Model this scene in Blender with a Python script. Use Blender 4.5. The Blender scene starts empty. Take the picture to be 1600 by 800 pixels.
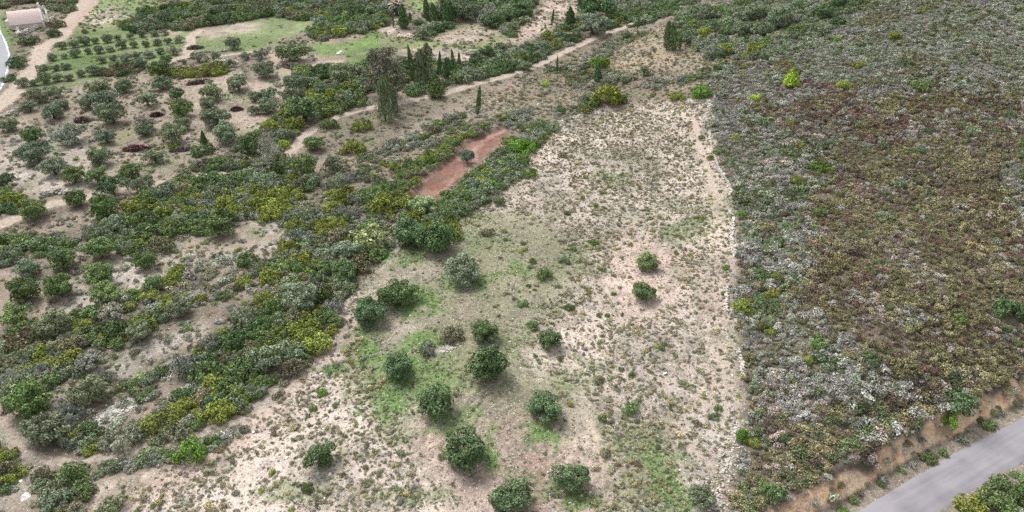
import bpy, math
import numpy as np
from mathutils import Vector, Matrix
R = math.radians
sc = bpy.context.scene
# ------------------------------------------------------------------ camera
FPX, CX, CY = 1142.0, 800.0, 400.0           # focal length and centre in photo pixels (1600 x 800)
CAMZ, PITCH = 47.0, R(32)
cam_d = bpy.data.cameras.new('camera'); cam = bpy.data.objects.new('camera', cam_d)
sc.collection.objects.link(cam); sc.camera = cam
cam.location = (0, 0, CAMZ); cam.rotation_euler = (math.pi/2 - PITCH, 0, 0)
cam_d.sensor_width = 36; cam_d.lens = 36*FPX/1600; cam_d.clip_start = .5; cam_d.clip_end = 5000
# ------------------------------------------------------------------ light
SUN_EL, SUN_AZ = 52, -42                      # soft light, from a little left of straight ahead
w = bpy.data.worlds.new('World'); sc.world = w; w.use_nodes = True
nt = w.node_tree; nt.nodes.clear()
sky = nt.nodes.new('ShaderNodeTexSky'); sky.sky_type = 'NISHITA'; sky.sun_disc = False
sky.sun_elevation = R(SUN_EL); sky.sun_rotation = R(SUN_AZ); sky.dust_density = 4; sky.air_density = 1.0; sky.ozone_density = 1
hs = nt.nodes.new('ShaderNodeHueSaturation'); hs.inputs['Saturation'].default_value = .14   # cloud cover greys the sky
bg = nt.nodes.new('ShaderNodeBackground'); bg.inputs['Strength'].default_value = .15
wo = nt.nodes.new('ShaderNodeOutputWorld')
nt.links.new(sky.outputs[0], hs.inputs['Color']); nt.links.new(hs.outputs[0], bg.inputs[0]); nt.links.new(bg.outputs[0], wo.inputs[0])
sd = bpy.data.lights.new('sun', 'SUN'); sun = bpy.data.objects.new('sun', sd); sc.collection.objects.link(sun)
sd.energy = 1.9; sd.angle = R(22); sd.color = (1, .965, .91)
el, az = R(SUN_EL), R(SUN_AZ)
sdir = Vector((math.sin(az)*math.cos(el), math.cos(az)*math.cos(el), math.sin(el)))
sun.rotation_euler = sdir.to_track_quat('Z', 'Y').to_euler()
sc.view_settings.view_transform = 'Standard'; sc.view_settings.look = 'None'; sc.view_settings.gamma = 1
sc.view_settings.exposure = 0.70
sc.cycles.use_denoising = False; sc.cycles.max_bounces = 6; sc.cycles.diffuse_bounces = 4; sc.cycles.transparent_max_bounces = 2
rng = np.random.default_rng(7)
# ------------------------------------------------------------------ numeric helpers
def srgb(r, g, b):
    c = np.array([r, g, b])/255.; return np.where(c < .04045, c/12.92, ((c+.055)/1.055)**2.4)
def sm(t):
    t = np.clip(t, 0, 1); return t*t*(3-2*t)
def _h(i, j, k):
    n = (i*374761393 + j*668265263 + k*2147483647) & 0xffffffff
    n = ((n ^ (n >> 13))*1274126177) & 0xffffffff
    return ((n ^ (n >> 16)) & 0xffff)/65535.
def vnoise(x, y, k=0):
    xi = np.floor(x).astype(np.int64); yi = np.floor(y).astype(np.int64); fx = x-xi; fy = y-yi
    fx = fx*fx*(3-2*fx); fy = fy*fy*(3-2*fy)
    a, b, c, d = _h(xi, yi, k), _h(xi+1, yi, k), _h(xi, yi+1, k), _h(xi+1, yi+1, k)
    return (a+(b-a)*fx)*(1-fy) + (c+(d-c)*fx)*fy - .5
def fbm(x, y, k=0, o=4):
    s = 0; a = 1.
    for i in range(o):
        s = s + a*vnoise(x*2**i + i*17.3, y*2**i - i*9.1, k+i); a *= .5
    return s
def pip(x, y, P):
    P = np.asarray(P, float); ins = np.zeros(x.shape, bool); n = len(P)
    for i in range(n):
        x1, y1 = P[i]; x2, y2 = P[(i+1) % n]
        if y1 == y2: continue
        c = ((y1 > y) != (y2 > y)) & (x < (x2-x1)*(y-y1)/(y2-y1)+x1); ins ^= c
    return ins
def segd(x, y, P, closed=False):
    P = np.asarray(P, float); d = np.full(x.shape, 1e9); n = len(P)
    for i in range(n if closed else n-1):
        ax, ay = P[i]; bx, by = P[(i+1) % n]; vx, vy = bx-ax, by-ay; L = vx*vx+vy*vy + 1e-9
        t = np.clip(((x-ax)*vx+(y-ay)*vy)/L, 0, 1); d = np.minimum(d, np.hypot(x-ax-t*vx, y-ay-t*vy))
    return d
def inside(x, y, P, f):
    """soft membership of a polygon, feathered over f metres"""
    P = np.asarray(P, float); out = np.zeros(x.shape)
    m = (x > P[:, 0].min()-f) & (x < P[:, 0].max()+f) & (y > P[:, 1].min()-f) & (y < P[:, 1].max()+f)
    if not m.any(): return out
    xs, ys = x[m], y[m]; d = segd(xs, ys, P, True)*np.where(pip(xs, ys, P), 1, -1)
    out[m] = sm(d/(2*f)+.5); return out
# ------------------------------------------------------------------ terrain height
SP, CP = math.sin(PITCH), math.cos(PITCH)
def ray(u, v):
    a = (np.asarray(u, float)-CX)/FPX; b = (CY-np.asarray(v, float))/FPX
    return a, CP+b*SP, -SP+b*CP
def on_plane(pts, z):
    P = np.array(pts, float); dx, dy, dz = ray(P[:, 0], P[:, 1]); t = (z-CAMZ)/dz
    return np.stack([dx*t, dy*t], 1)
ROAD_Z = -1.5
RU = on_plane([(1120, 915), (1250, 852), (1350, 797), (1450, 735), (1550, 682), (1650, 630), (1780, 560)], ROAD_Z)
RL = on_plane([(1230, 950), (1360, 868), (1460, 803), (1520, 762), (1605, 713), (1710, 655), (1850, 580)], ROAD_Z)
RC = (RU+RL)/2; RHW = float(np.median(np.hypot(*(RU-RL).T))/2)*.93
def road_sd(x, y):
    """distance to the road's centre line, positive on the uphill side"""
    d = segd(x, y, RC); i0 = 0
    yr = np.interp(x, RC[:, 0], RC[:, 1]); return d*np.where(y > yr, 1, -1)
def crease(y): return np.interp(y, [-50, 39.5, 61, 80, 116, 151, 260], [-70, -34, -17.5, -8, 5, 27, 80])
def H(x, y):
    x = np.asarray(x, float); y = np.asarray(y, float)
    s = (crease(y)-x)*.8
    z = -10*.62*sm(s/62)
    for k in (3, 15, 29, 44):
        z = z - .95*sm((s-k+1.2*vnoise(x/9, y/9, 5))/2.6)
    z = z + 15*sm((x-14)/85)*sm((y-50)/120) + 2.4*sm((x-21)/17)*(1-sm((y-120)/60))
    z = z + 1.3*fbm(x/34, y/34, 3, 3) + .16*fbm(x/3.1, y/3.1, 11, 3)
    z = z + 40*sm((y-290)/700)
    sdv = road_sd(x, y)
    up = sm((sdv-RHW-.9-.5*vnoise(x/4, y/4, 8))/2.3); dn = sm((-sdv-RHW-1.2)/8)
    wgt = np.where(sdv > 0, up, dn)
    zr = ROAD_Z + np.where(sdv > 0, 0, -.9*dn)
    cap = ROAD_Z + 2.0 + .3*vnoise(x/5, y/5, 18) + .34*np.maximum(sdv-RHW-4.5, 0)
    zn = np.where(sdv > 0, np.minimum(np.maximum(z, ROAD_Z+1.2), cap), np.minimum(z, ROAD_Z)-1.0)
    return zr*(1-wgt) + zn*wgt
def at(u, v, h=0.):
    """where the ray through photo pixel (u, v) meets the ground (raised by h)"""
    u = np.atleast_1d(np.asarray(u, float)); v = np.atleast_1d(np.asarray(v, float)); h = np.broadcast_to(h, u.shape)
    dx, dy, dz = ray(u, v); t = np.maximum((20.-CAMZ)/np.minimum(dz, -.05), 20.); hit = np.zeros(u.shape, bool); lo = t.copy()
    for _ in range(1400):
        g = CAMZ+dz*t < H(dx*t, dy*t)+h
        hit |= g
        if hit.all(): break
        lo = np.where(hit, lo, t); t = np.where(hit, t, t+.9)
    hi = t
    for _ in range(12):
        m = (lo+hi)/2; g = CAMZ+dz*m < H(dx*m, dy*m)+h
        hi = np.where(g, m, hi); lo = np.where(g, lo, m)
    return np.stack([dx*hi, dy*hi], 1), hi
def P(pts): return at([p[0] for p in pts], [p[1] for p in pts])[0]
def proj(x, y, z):
    """photo pixel and depth of a world point"""
    dz = z-CAMZ; dep = y*CP-dz*SP; up = y*SP+dz*CP
    return CX+FPX*x/dep, CY-FPX*up/dep, dep
# ------------------------------------------------------------------ materials
def mat(name, rough=.9, spec=.2):
    m = bpy.data.materials.new(name); m.use_nodes = True; n = m.node_tree.nodes; b = n['Principled BSDF']
    b.inputs['Roughness'].default_value = rough; b.inputs['Specular IOR Level'].default_value = spec
    return m, m.node_tree, b
def flat(name, col, var=.25, scale=3., rough=.9, bump=0.):
    """a colour with noise mottling in object space"""
    m, t, b = mat(name, rough); L = t.links
    tc = t.nodes.new('ShaderNodeTexCoord'); no = t.nodes.new('ShaderNodeTexNoise'); no.inputs['Scale'].default_value = scale; no.inputs['Detail'].default_value = 6
    cr = t.nodes.new('ShaderNodeValToRGB'); c = np.array(col, float)
    cr.color_ramp.elements[0].position = .3; cr.color_ramp.elements[1].position = .72
    cr.color_ramp.elements[0].color = (*np.clip(c*(1-var), 0, 1), 1); cr.color_ramp.elements[1].color = (*np.clip(c*(1+var), 0, 1), 1)
    L.new(tc.outputs['Object'], no.inputs['Vector']); L.new(no.outputs[0], cr.inputs[0]); L.new(cr.outputs[0], b.inputs['Base Color'])
    if bump:
        bp = t.nodes.new('ShaderNodeBump'); bp.inputs['Strength'].default_value = bump; bp.inputs['Distance'].default_value = .1
        L.new(no.outputs[0], bp.inputs['Height']); L.new(bp.outputs[0], b.inputs['Normal'])
    return m
def foliage(name, source):
    """leaf material: colour of the plant (object colour, or the colour its scatter point carries) varied leaf by leaf"""
    m, t, b = mat(name, .75, .25); L = t.links
    if source == 'object':
        oi = t.nodes.new('ShaderNodeObjectInfo'); c = oi.outputs['Color']
    else:
        a = t.nodes.new('ShaderNodeAttribute'); a.attribute_type = 'INSTANCER'; a.attribute_name = 'pcol'; c = a.outputs['Color']
    lv = t.nodes.new('ShaderNodeAttribute'); lv.attribute_name = 'leaf'
    mr = t.nodes.new('ShaderNodeMapRange'); mr.inputs['To Min'].default_value = .3; mr.inputs['To Max'].default_value = 1.95
    L.new(lv.outputs['Fac'], mr.inputs['Value'])
    mx = t.nodes.new('ShaderNodeVectorMath'); mx.operation = 'SCALE'
    L.new(c, mx.inputs[0]); L.new(mr.outputs[0], mx.inputs['Scale']); L.new(mx.outputs[0], b.inputs['Base Color'])
    return m
M_LEAF = foliage('leaf', 'object'); M_SCRUB = foliage('scrub_leaf', 'scatter')
M_BARK = flat('bark', (.13, .105, .08), .4, 6)
M_STONE = flat('limestone', (.50, .47, .43), .3, 1.3, .9, .4)
M_STONE2 = flat('grey_limestone', (.36, .335, .30), .4, 1.3, .9, .4)
M_WHITE = flat('white_rock', (.70, .68, .65), .15, 1.1, .85, .3)
# ------------------------------------------------------------------ mesh helpers
def link(o, parent=None):
    sc.collection.objects.link(o)
    if parent is not None: o.parent = parent
    return o
def raw_mesh(name, V, F, mats, leaf=None, smooth=False, fm=None):
    """V (n,3); F (m,k) all the same size"""
    V = np.asarray(V, np.float32); F = np.asarray(F, np.int32); me = bpy.data.meshes.new(name)
    me.vertices.add(len(V)); me.vertices.foreach_set('co', V.ravel())
    k = F.shape[1]; me.loops.add(F.size); me.loops.foreach_set('vertex_index', F.ravel())
    me.polygons.add(len(F)); me.polygons.foreach_set('loop_start', np.arange(len(F), dtype=np.int32)*k)
    if fm is not None: me.polygons.foreach_set('material_index', np.asarray(fm, np.int32))
    me.update(calc_edges=True)
    for m in (mats if isinstance(mats, (list, tuple)) else [mats]): me.materials.append(m)
    if leaf is not None:
        a = me.attributes.new('leaf', 'FLOAT', 'POINT'); a.data.foreach_set('value', np.asarray(leaf, np.float32))
    if not smooth: me.polygons.foreach_set('use_smooth', np.zeros(len(F), bool))
    else: me.polygons.foreach_set('use_smooth', np.ones(len(F), bool))
    return me
def tag(o, label=None, cat=None, group=None, kind=None):
    if label: o['label'] = label
    if cat: o['category'] = cat
    if group: o['group'] = group
    if kind: o['kind'] = kind
    return o
def cards(C, N, size, g, asp=.62, curl=.25):
    """one leaf-spray quad per centre C facing N"""
    n = len(C); N = N/np.linalg.norm(N, axis=1, keepdims=True)
    r = g.normal(size=(n, 3)); T = np.cross(N, r); T /= np.linalg.norm(T, axis=1, keepdims=True)+1e-9; B = np.cross(N, T)
    s = size*g.uniform(.6, 1.35, n)[:, None]; a = s*asp
    q = np.stack([C-T*s, C-B*a+N*s*curl, C+T*s, C+B*a+N*s*curl*.4], 1)
    F = np.arange(4*n).reshape(n, 4); lf = np.repeat(np.clip(g.normal(.47, .27, n), 0, 1), 4)
    return q.reshape(-1, 3), F, lf
def lobes_to_cards(L, per, size, g, up=.25, jit=.75, shell=(.78, 1.08), asp=.62):
    """L: list of (x,y,z,r,flat). Leaves sit in the outer shell of every lobe; those buried in another lobe are dropped"""
    L = np.array(L, float); Cs, Ns, lo = [], [], []
    for i, (x, y, z, r, fl) in enumerate(L):
        n = max(8, int(per*(r/L[:, 3].mean())**2)); d = g.normal(size=(n, 3)); d /= np.linalg.norm(d, axis=1, keepdims=True)
        d[:, 2] = np.where(d[:, 2] < -.45, -d[:, 2], d[:, 2]); rr = g.uniform(*shell, n)[:, None]*r
        c = np.array([x, y, z]) + d*rr*np.array([1, 1, fl])
        keep = np.ones(n, bool)
        for j, (x2, y2, z2, r2, f2) in enumerate(L):
            if j != i: keep &= (((c-np.array([x2, y2, z2]))/np.array([1, 1, f2]))**2).sum(1) > (r2*.68)**2
        keep |= g.random(n) < .12; keep &= c[:, 2] > 0
        Cs.append(c[keep]); nn = d + g.normal(size=(n, 3))*jit + np.array([0, 0, up]); Ns.append(nn[keep]); lo.append(np.full(keep.sum(), g.normal(0, .09)))
    C = np.concatenate(Cs); N = np.concatenate(Ns); V, F, lf = cards(C, N, size, g, asp)
    return V, F, np.clip(lf+np.repeat(np.concatenate(lo), 4), 0, 1)
def tube(pts, rad, seg=7):
    pts = np.asarray(pts, float); V, F = [], []
    for i, p in enumerate(pts):
        d = pts[min(i+1, len(pts)-1)]-pts[max(i-1, 0)]; d /= np.linalg.norm(d)+1e-9
        a = np.cross(d, [0, .3, 1] if abs(d[2]) < .9 else [1, 0, 0]); a /= np.linalg.norm(a); b = np.cross(d, a)
        th = np.linspace(0, 2*np.pi, seg, endpoint=False)
        V.append(p + rad[i]*(np.cos(th)[:, None]*a+np.sin(th)[:, None]*b))
    for i in range(len(pts)-1):
        for k in range(seg): F.append([i*seg+k, i*seg+(k+1) % seg, (i+1)*seg+(k+1) % seg, (i+1)*seg+k])
    return np.concatenate(V), np.array(F)
def join(parts):
    V, F, o = [], [], 0
    for v, f in parts: V.append(v); F.append(f+o); o += len(v)
    return np.concatenate(V), np.concatenate(F)
def boxes(items):
    """items: (cx,cy,cz,sx,sy,sz,rotz)"""
    U = np.array([[-1, -1, -1], [1, -1, -1], [1, 1, -1], [-1, 1, -1], [-1, -1, 1], [1, -1, 1], [1, 1, 1], [-1, 1, 1]])/2
    FF = np.array([[0, 3, 2, 1], [4, 5, 6, 7], [0, 1, 5, 4], [1, 2, 6, 5], [2, 3, 7, 6], [3, 0, 4, 7]]); out = []
    for cx, cy, cz, sx, sy, sz, a in items:
        v = U*[sx, sy, sz]; c, s = math.cos(a), math.sin(a)
        out.append((np.stack([v[:, 0]*c-v[:, 1]*s+cx, v[:, 0]*s+v[:, 1]*c+cy, v[:, 2]+cz], 1), FF))
    return join(out)
# ------------------------------------------------------------------ zones of the ground (pixel outlines dropped onto the terrain)
ICOL = {}
def col(r, g, b, k=.56, grey=.34):
    c = srgb(r, g, b)*k; m = c.mean()
    if g > r: grey = .12
    return c*(1-grey)+m*grey*np.array([1.02, 1, .99])
C_SCRUB = col(158, 141, 118); C_FIELD = col(218, 199, 184, .60, .25); C_PINK = col(214, 182, 162); C_DRYG = col(150, 151, 114, grey=.1)
C_GRASS = col(114, 156, 74, grey=.2) ; C_GRASS2 = col(142, 158, 108); C_RED = col(174, 122, 106)*np.array([1.04, .96, .94]); C_TRACK = col(218, 194, 172); C_ORCH = col(184, 164, 140); C_BANK = col(226, 186, 152, .82, .08)
C_WSOIL = col(206, 192, 180); C_MEAD = col(146, 166, 108)
# (outline, colour, feather m, stone density, opacity)
ZONES = [
 # right hillside soil
 ([(1000,175),(1110,160),(1150,320),(1165,560),(1130,900),(1800,900),(1900,200),(1800,-60),(1300,-60),(1050,60)], col(128,112,96), 2, .25, 1),
 # slopes around the upper tracks
 ([(650,300),(760,235),(850,190),(960,150),(1060,150),(1180,110),(1150,50),(1000,45),(860,110),(700,170),(560,215),(440,260),(440,300),(520,300)], col(168,150,124), 3, .2, 1),
 # orchard floor
 ([(-80,215),(0,190),(110,130),(200,118),(330,118),(440,100),(480,180),(400,215),(330,262),(240,290),(100,300),(-100,345)], C_ORCH, 2, .25, 1),
 ([(60,200),(170,210),(150,300),(60,300),(0,290),(0,230)], C_WSOIL, 3, .4, .7),
 ([(300,115),(420,120),(440,180),(330,215),(280,180)], col(206,182,158), 3, .1, .8),
 # young grove meadow and grasses in the upper part
 ([(25,130),(95,70),(115,45),(215,42),(300,45),(320,78),(250,100),(170,118),(120,132),(40,140)], col(136,162,96), 2.5, .1, .95),
 ([(100,90),(160,80),(190,95),(130,115),(95,110)], C_GRASS, 2.5, 0, .9),
 ([(130,-20),(265,-20),(255,20),(205,30),(170,48),(112,46),(125,20)], C_MEAD, 2.5, .1, 1),
 ([(-60,25),(10,15),(30,60),(20,90),(-20,60)], col(128,150,92), 1.5, 0, 1),
 ([(120,30),(175,10),(200,25),(150,42)], col(214,196,172), 2, .3, .8),
 ([(245,48),(262,36),(284,38),(290,50),(268,60)], col(200,178,148), 1.2, .1, .9),
 ([(285,62),(310,40),(400,32),(470,20),(500,40),(440,60),(410,80),(310,84)], C_MEAD, 2, .1, 1),
 ([(305,45),(350,34),(410,36),(400,48),(320,60)], col(208,186,164), 2, .1, .9),
 ([(480,70),(530,60),(600,60),(600,95),(560,105),(500,100)], col(132,168,88), 2.5, .05, .95),
 ([(540,88),(590,70),(600,92),(560,102)], C_GRASS, 2.5, 0, .75),
 ([(500,52),(560,48),(575,60),(520,70),(500,62)], col(180,158,130), 1.5, .1, 1),
 ([(560,56),(590,46),(600,56),(570,66)], col(130,170,76), 1.5, 0, 1),
 ([(420,75),(440,90),(520,88),(545,94),(490,108),(440,104),(415,90)], col(216,188,164), 1.8, .1, 1),
 ([(600,62),(700,40),(790,40),(800,66),(740,80),(700,100),(620,92)], col(158,172,112), 2, 0, 1),
 ([(672,62),(700,46),(762,38),(786,52),(752,66),(700,70)], col(204,180,156), 2, .1, 1),
 ([(618,78),(740,76),(745,98),(660,104),(620,98)], col(214,188,170), 2, .1, 1),
 ([(590,44),(616,30),(622,44),(604,54)], col(220,198,180), 1, 0, 1),
 ([(632,2),(690,-6),(690,12),(650,20)], col(150,170,104), 1.5, 0, 1),
 ([(750,100),(830,85),(830,100),(760,112)], col(140,172,90), 1.5, 0, .9),
 ([(520,18),(600,10),(614,22),(540,28)], col(194,176,150), 2, .1, 1),
 ([(775,72),(820,42),(846,16),(860,-20),(915,-20),(905,12),(870,34),(850,50),(820,66)], col(222,192,172), 1.2, .1, 1),
 ([(1100,52),(1130,22),(1165,18),(1150,44)], col(214,184,168), 1.5, .3, 1),
 ([(1115,16),(1135,-10),(1220,-14),(1215,10),(1170,16)], col(208,180,164), 1.5, .2, .9),
 ([(1040,-10),(1070,-10),(1065,22),(1045,26)], col(206,182,160), 1.5, .1, .9),
 ([(990,52),(1060,46),(1105,66),(1085,84),(1010,110),(950,118),(960,80)], col(186,164,128), 2.5, .1, .9),
 ([(700,170),(760,150),(790,160),(740,190),(660,215),(620,215),(650,190)], col(188,168,148), 2.5, .3, .9),
 # lower left groves and slopes
 ([(-90,420),(60,400),(200,340),(300,350),(470,340),(450,400),(390,410),(330,412),(250,440),(190,470),(110,510),(-90,540)], C_ORCH, 2.5, .3, 1),
 ([(130,440),(190,405),(250,390),(245,440),(185,470),(120,512),(100,480)], C_WSOIL, 2.5, .75, .9),
 ([(395,350),(452,345),(450,385),(415,395)], C_WSOIL, 1.8, .8, 1),
 ([(-80,400),(60,350),(170,310),(150,350),(30,382),(-60,430)], col(186,160,136), 1.5, .3, 1),
 ([(150,560),(260,515),(330,500),(300,540),(220,570),(170,592)], C_WSOIL, 2, .6, 1),
 ([(325,455),(400,450),(410,480),(340,490)], C_ORCH, 2, .4, .8),
 ([(60,615),(120,590),(165,575),(130,620),(80,645)], C_ORCH, 2, .3, .9),
 ([(152,655),(190,628),(212,634),(190,652),(160,664)], col(210,202,194), .8, .95, 1),
 ([(-60,630),(20,630),(50,690),(80,720),(60,790),(-60,800)], col(176,162,144), 1.5, .5, 1),
 # red earth scar
 ([(640,308),(656,282),(696,250),(738,214),(786,196),(800,204),(768,238),(738,268),(702,300),(668,314)], C_RED, 2.2, .04, 1),
 ([(655,300),(700,284),(690,300),(668,310)], col(200,150,132), .8, .05, .9),
 # central field
 ([(60,900),(140,792),(290,712),(370,678),(445,612),(500,560),(535,510),(540,462),(600,402),(690,372),(735,335),(785,300),(815,240),(856,205),(925,170),(1010,155),(1108,158),(1118,230),(1146,320),(1140,430),(1165,590),(1130,760),(1110,900)], C_FIELD, 1.2, .8, 1),
 ([(70,900),(140,790),(300,712),(430,625),(545,508),(540,470),(560,480),(520,580),(480,610),(400,690),(300,760),(160,830)], C_PINK, 1.5, .45, .85),
 ([(640,392),(700,372),(760,330),(850,330),(905,395),(900,450),(840,480),(815,560),(900,600),(935,640),(885,700),(860,690),(700,650),(640,640),(590,600),(560,530),(640,520),(590,500),(555,450)], C_DRYG, 3.5, .45, .85),
 ([(600,410),(690,395),(700,430),(650,480),(560,470),(540,460)], col(192,176,152), 2, .6, .7),
 ([(690,640),(660,700),(680,790),(760,830),(900,820),(960,780),(930,690),(880,660),(800,640)], col(196,164,144), 3, .5, .75),
 ([(800,760),(830,700),(850,740),(830,800)], col(206,158,138), 1.5, .3, .7),
 ([(645,640),(690,660),(690,720),(660,700)], col(205,160,140), 1.5, .4, .6),
 ([(930,650),(1060,650),(1065,720),(1060,800),(960,790),(950,700)], col(164,152,112), 3, .35, .8),
 ([(950,400),(985,372),(1060,385),(1062,470),(1010,505),(955,490),(935,440)], col(224, 196, 180, .62, .15), 2.5, .6, .95),
 ([(1075,200),(1100,200),(1130,300),(1135,420),(1120,500),(1150,600),(1120,640),(1075,700),(1080,600),(1115,560),(1090,470),(1110,380),(1095,280)], col(216,190,166), 1.5, .5, .8),
 ([(1085,640),(1140,640),(1125,760),(1110,830),(1060,830)], col(206,192,178), 2, .9, .8),
 ([(1340,640),(1400,610)], C_BANK, 1, 0, 1),
]
ZONES = [z for z in ZONES if len(z[0]) > 2]
# green patches (px, py, half width m, half depth m, colour, strength)
GREENS = [(640,470,3.6,2.6,C_GRASS,.85),(575,545,2.6,3.2,C_GRASS,.85),(523,577,1.6,1.1,col(96,190,52),1),(630,590,4.0,5.0,C_GRASS,.75),(655,560,3,3,C_GRASS,.55),(700,590,4.5,3.5,C_GRASS2,.6),
 (708,645,3.4,1.5,C_GRASS,.6),(738,720,2.8,1.6,C_GRASS,.75),(760,700,1.2,2.6,C_GRASS,.5),(855,672,2.6,1.7,C_GRASS,.85),(890,776,3.0,1.2,C_GRASS,.7),(850,425,2,2,C_GRASS2,.5),(722,437,4,2,C_GRASS,.55),
 (590,405,2.6,1.6,col(104,186,56),.85),(645,398,2.4,2,C_GRASS,.6),(578,412,2,1.6,C_GRASS,.7),(1075,360,3.0,3.2,C_GRASS2,.7),(960,283,3.2,3.6,C_GRASS2,.65),(900,400,2.2,4,C_GRASS2,.5),(805,425,1.6,2.0,C_GRASS,.6),
 (900,590,4,2,C_GRASS2,.6),(1040,720,1.8,4,C_GRASS,.6),(1048,775,2,3,C_GRASS,.7),(980,680,2.5,2,C_GRASS2,.6),(1000,780,4,3,C_GRASS2,.5),(855,480,2,2,C_GRASS2,.5),(760,560,4,3,C_GRASS2,.45),(545,580,4,2,C_GRASS2,.5),
 (810,760,2,1.5,C_GRASS2,.5),(660,780,2.5,1,C_GRASS2,.6),(470,770,3,1.5,C_GRASS2,.6),(760,375,4,3,C_GRASS2,.6),(730,345,3,4,C_GRASS2,.5),(370,240,0.1,.1,C_GRASS2,0),(715,350,3,3,C_GRASS2,.5),(310,245,3,2,C_GRASS2,.5),
 (370,150,3,3,C_GRASS2,.5),(95,225,4,2,C_GRASS2,.6),(185,215,3,6,col(170,170,110),.6),(60,240,3,2,C_GRASS2,.5),(240,260,3,1.5,C_GRASS2,.6),(645,490,3,1,C_GRASS,.5),(395,70,3,2,C_GRASS,.6),(560,590,3,3,C_GRASS2,.4),(495,585,2,1,C_GRASS2,.5),
 (600,625,3,2,C_GRASS,.6),(800,525,3,2,C_GRASS2,.5),(620,660,2,2,C_GRASS2,.5),(215,40,0.1,.1,C_GRASS2,0)]
# worn dirt tracks: pixel line, half width m, colour
TRACKS = [
 ([(-60,375),(0,352),(60,326),(90,317),(150,305),(240,288),(320,276),(372,271),(400,268)], 1.05, C_TRACK),
 ([(-60,640),(0,628)], .8, C_TRACK),
 ([(446,244),(466,224),(486,204),(520,184),(560,172),(600,164),(640,157),(690,147),(740,132),(800,116),(840,102),(880,82),(920,63),(955,49),(988,36)], .95, C_TRACK),
 ([(-30,182),(5,160),(30,135),(48,112),(62,90),(66,72),(80,68),(98,55),(108,34),(122,18),(138,-5),(150,-20)], 1.7, C_TRACK),
 ([(108,44),(126,28),(146,4),(155,-20)], 1.1, col(214,178,160)),
 ([(230,101),(260,99),(290,86),(297,70),(300,56),(310,48)], 1.1, C_TRACK),
 ([(290,90),(340,88),(400,80)], .7, C_TRACK),
 ([(432,86),(436,100),(470,104),(530,96)], .9, col(212,182,158)),
 ([(445,110),(452,130),(438,150),(432,180)], 1.4, col(196,176,146)),
 ([(1000,170),(1085,185),(1095,230),(1115,300)], .5, col(214,192,172)),
 ([(0,655),(20,690),(45,712),(130,722),(240,700),(330,672),(380,655),(430,610)], .35, col(196,176,156)),
 ([(370,385),(420,372),(470,372)], .5, col(186,168,140)),
]
ZW = [(P(z[0]), z[1], z[2], z[3], z[4]) for z in ZONES]
GW = [(at(g[0], g[1])[0][0], g[2], g[3], g[4], g[5]) for g in GREENS if g[5] > 0]
TW = [(P(t[0]), t[1], t[2]) for t in TRACKS]
FIELD = ZW[[i for i, z in enumerate(ZONES) if z[1] is C_FIELD][0]][0]
SCAR = ZW[[i for i, z in enumerate(ZONES) if z[1] is C_RED][0]][0]
def paint(x, y):
    wx = x + 1.7*fbm(x/3.3, y/3.3, 21, 4); wy = y + 2.4*fbm(x/3.3+50, y/3.3, 31, 4)
    c = np.broadcast_to(C_SCRUB, x.shape+(3,)).copy(); st = np.full(x.shape, .12)
    def mix(wt, cc, s=None):
        nonlocal c, st
        c = c*(1-wt[..., None]) + np.asarray(cc)*wt[..., None]
        if s is not None: st = st*(1-wt)+s*wt
    for Pz, cc, f, s, op in ZW: mix(inside(wx, wy, Pz, f)*op, cc, s)
    # mottling of dry grass and bare soil inside everything
    n1 = fbm(x/6.5, y/6.5, 41, 5); c = c*(1+.46*n1[..., None])
    n3 = sm((fbm(x/1.6, y/1.6, 51, 4)-.05)*3.2); mix(n3*.5, col(134, 130, 108)); n5 = sm((fbm(x/5+3, y/5, 57, 4)-.1)*3); mix(n5*.35, col(134, 140, 104))
    n4 = sm((fbm(x/4.2+9, y/4.2, 61, 4)-.28)*4); mix(n4*.35, col(204, 166, 150))
    for (gx, gy), a, b, cc, s in GW:
        q = 1-np.hypot((wx-gx)/(a*1.25), (wy-gy)/(b*1.25)); mix(sm(q*1.9-.05+1.3*fbm(x/1.6, y/1.6, 71, 4))*sm(q*2+.7)*s, cc, .12)
    for Pt, hw, cc in TW:
        bb = (x > Pt[:, 0].min()-4) & (x < Pt[:, 0].max()+4) & (y > Pt[:, 1].min()-4) & (y < Pt[:, 1].max()+4); d = np.full(x.shape, 99.)
        d[bb] = segd(x[bb]+.5*fbm(x[bb]/1.5, y[bb]/1.5, 81, 3), y[bb]+.5*fbm(x[bb]/1.5, y[bb]/1.5, 91, 3), Pt); wgt = sm((hw*1.25-d)/(hw*.6)+.3)
        rut = .12*sm(1-np.abs(d-hw*.1)/(.25*hw)); mix(wgt*.95, np.asarray(cc), .1); mix(rut*wgt, col(170, 160, 120))
    sdv = road_sd(x, y); bank = sm((sdv-RHW-1.1)/.5)*sm((RHW+2.9+1.4*fbm(x/2.5, y/2.5, 7)-sdv)/.8)
    mix(bank, C_BANK*(1+.5*fbm(x/1.2, y/1.2, 77)[..., None]), .1)
    mix(bank*sm(fbm(x/.9, y/3, 78)*3), col(234,206,176,.82,.1), .1); mix(bank*sm(fbm(x/1.7, y/1.7, 79)*4-.4)*.7, col(176,152,128), .2)
    verge = sm((RHW+1.4+.6*fbm(x/2, y/2, 6)-np.abs(sdv))/.5); mix(verge, col(172, 156, 134), .3)
    return np.clip(c, 0, 1), st
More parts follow.
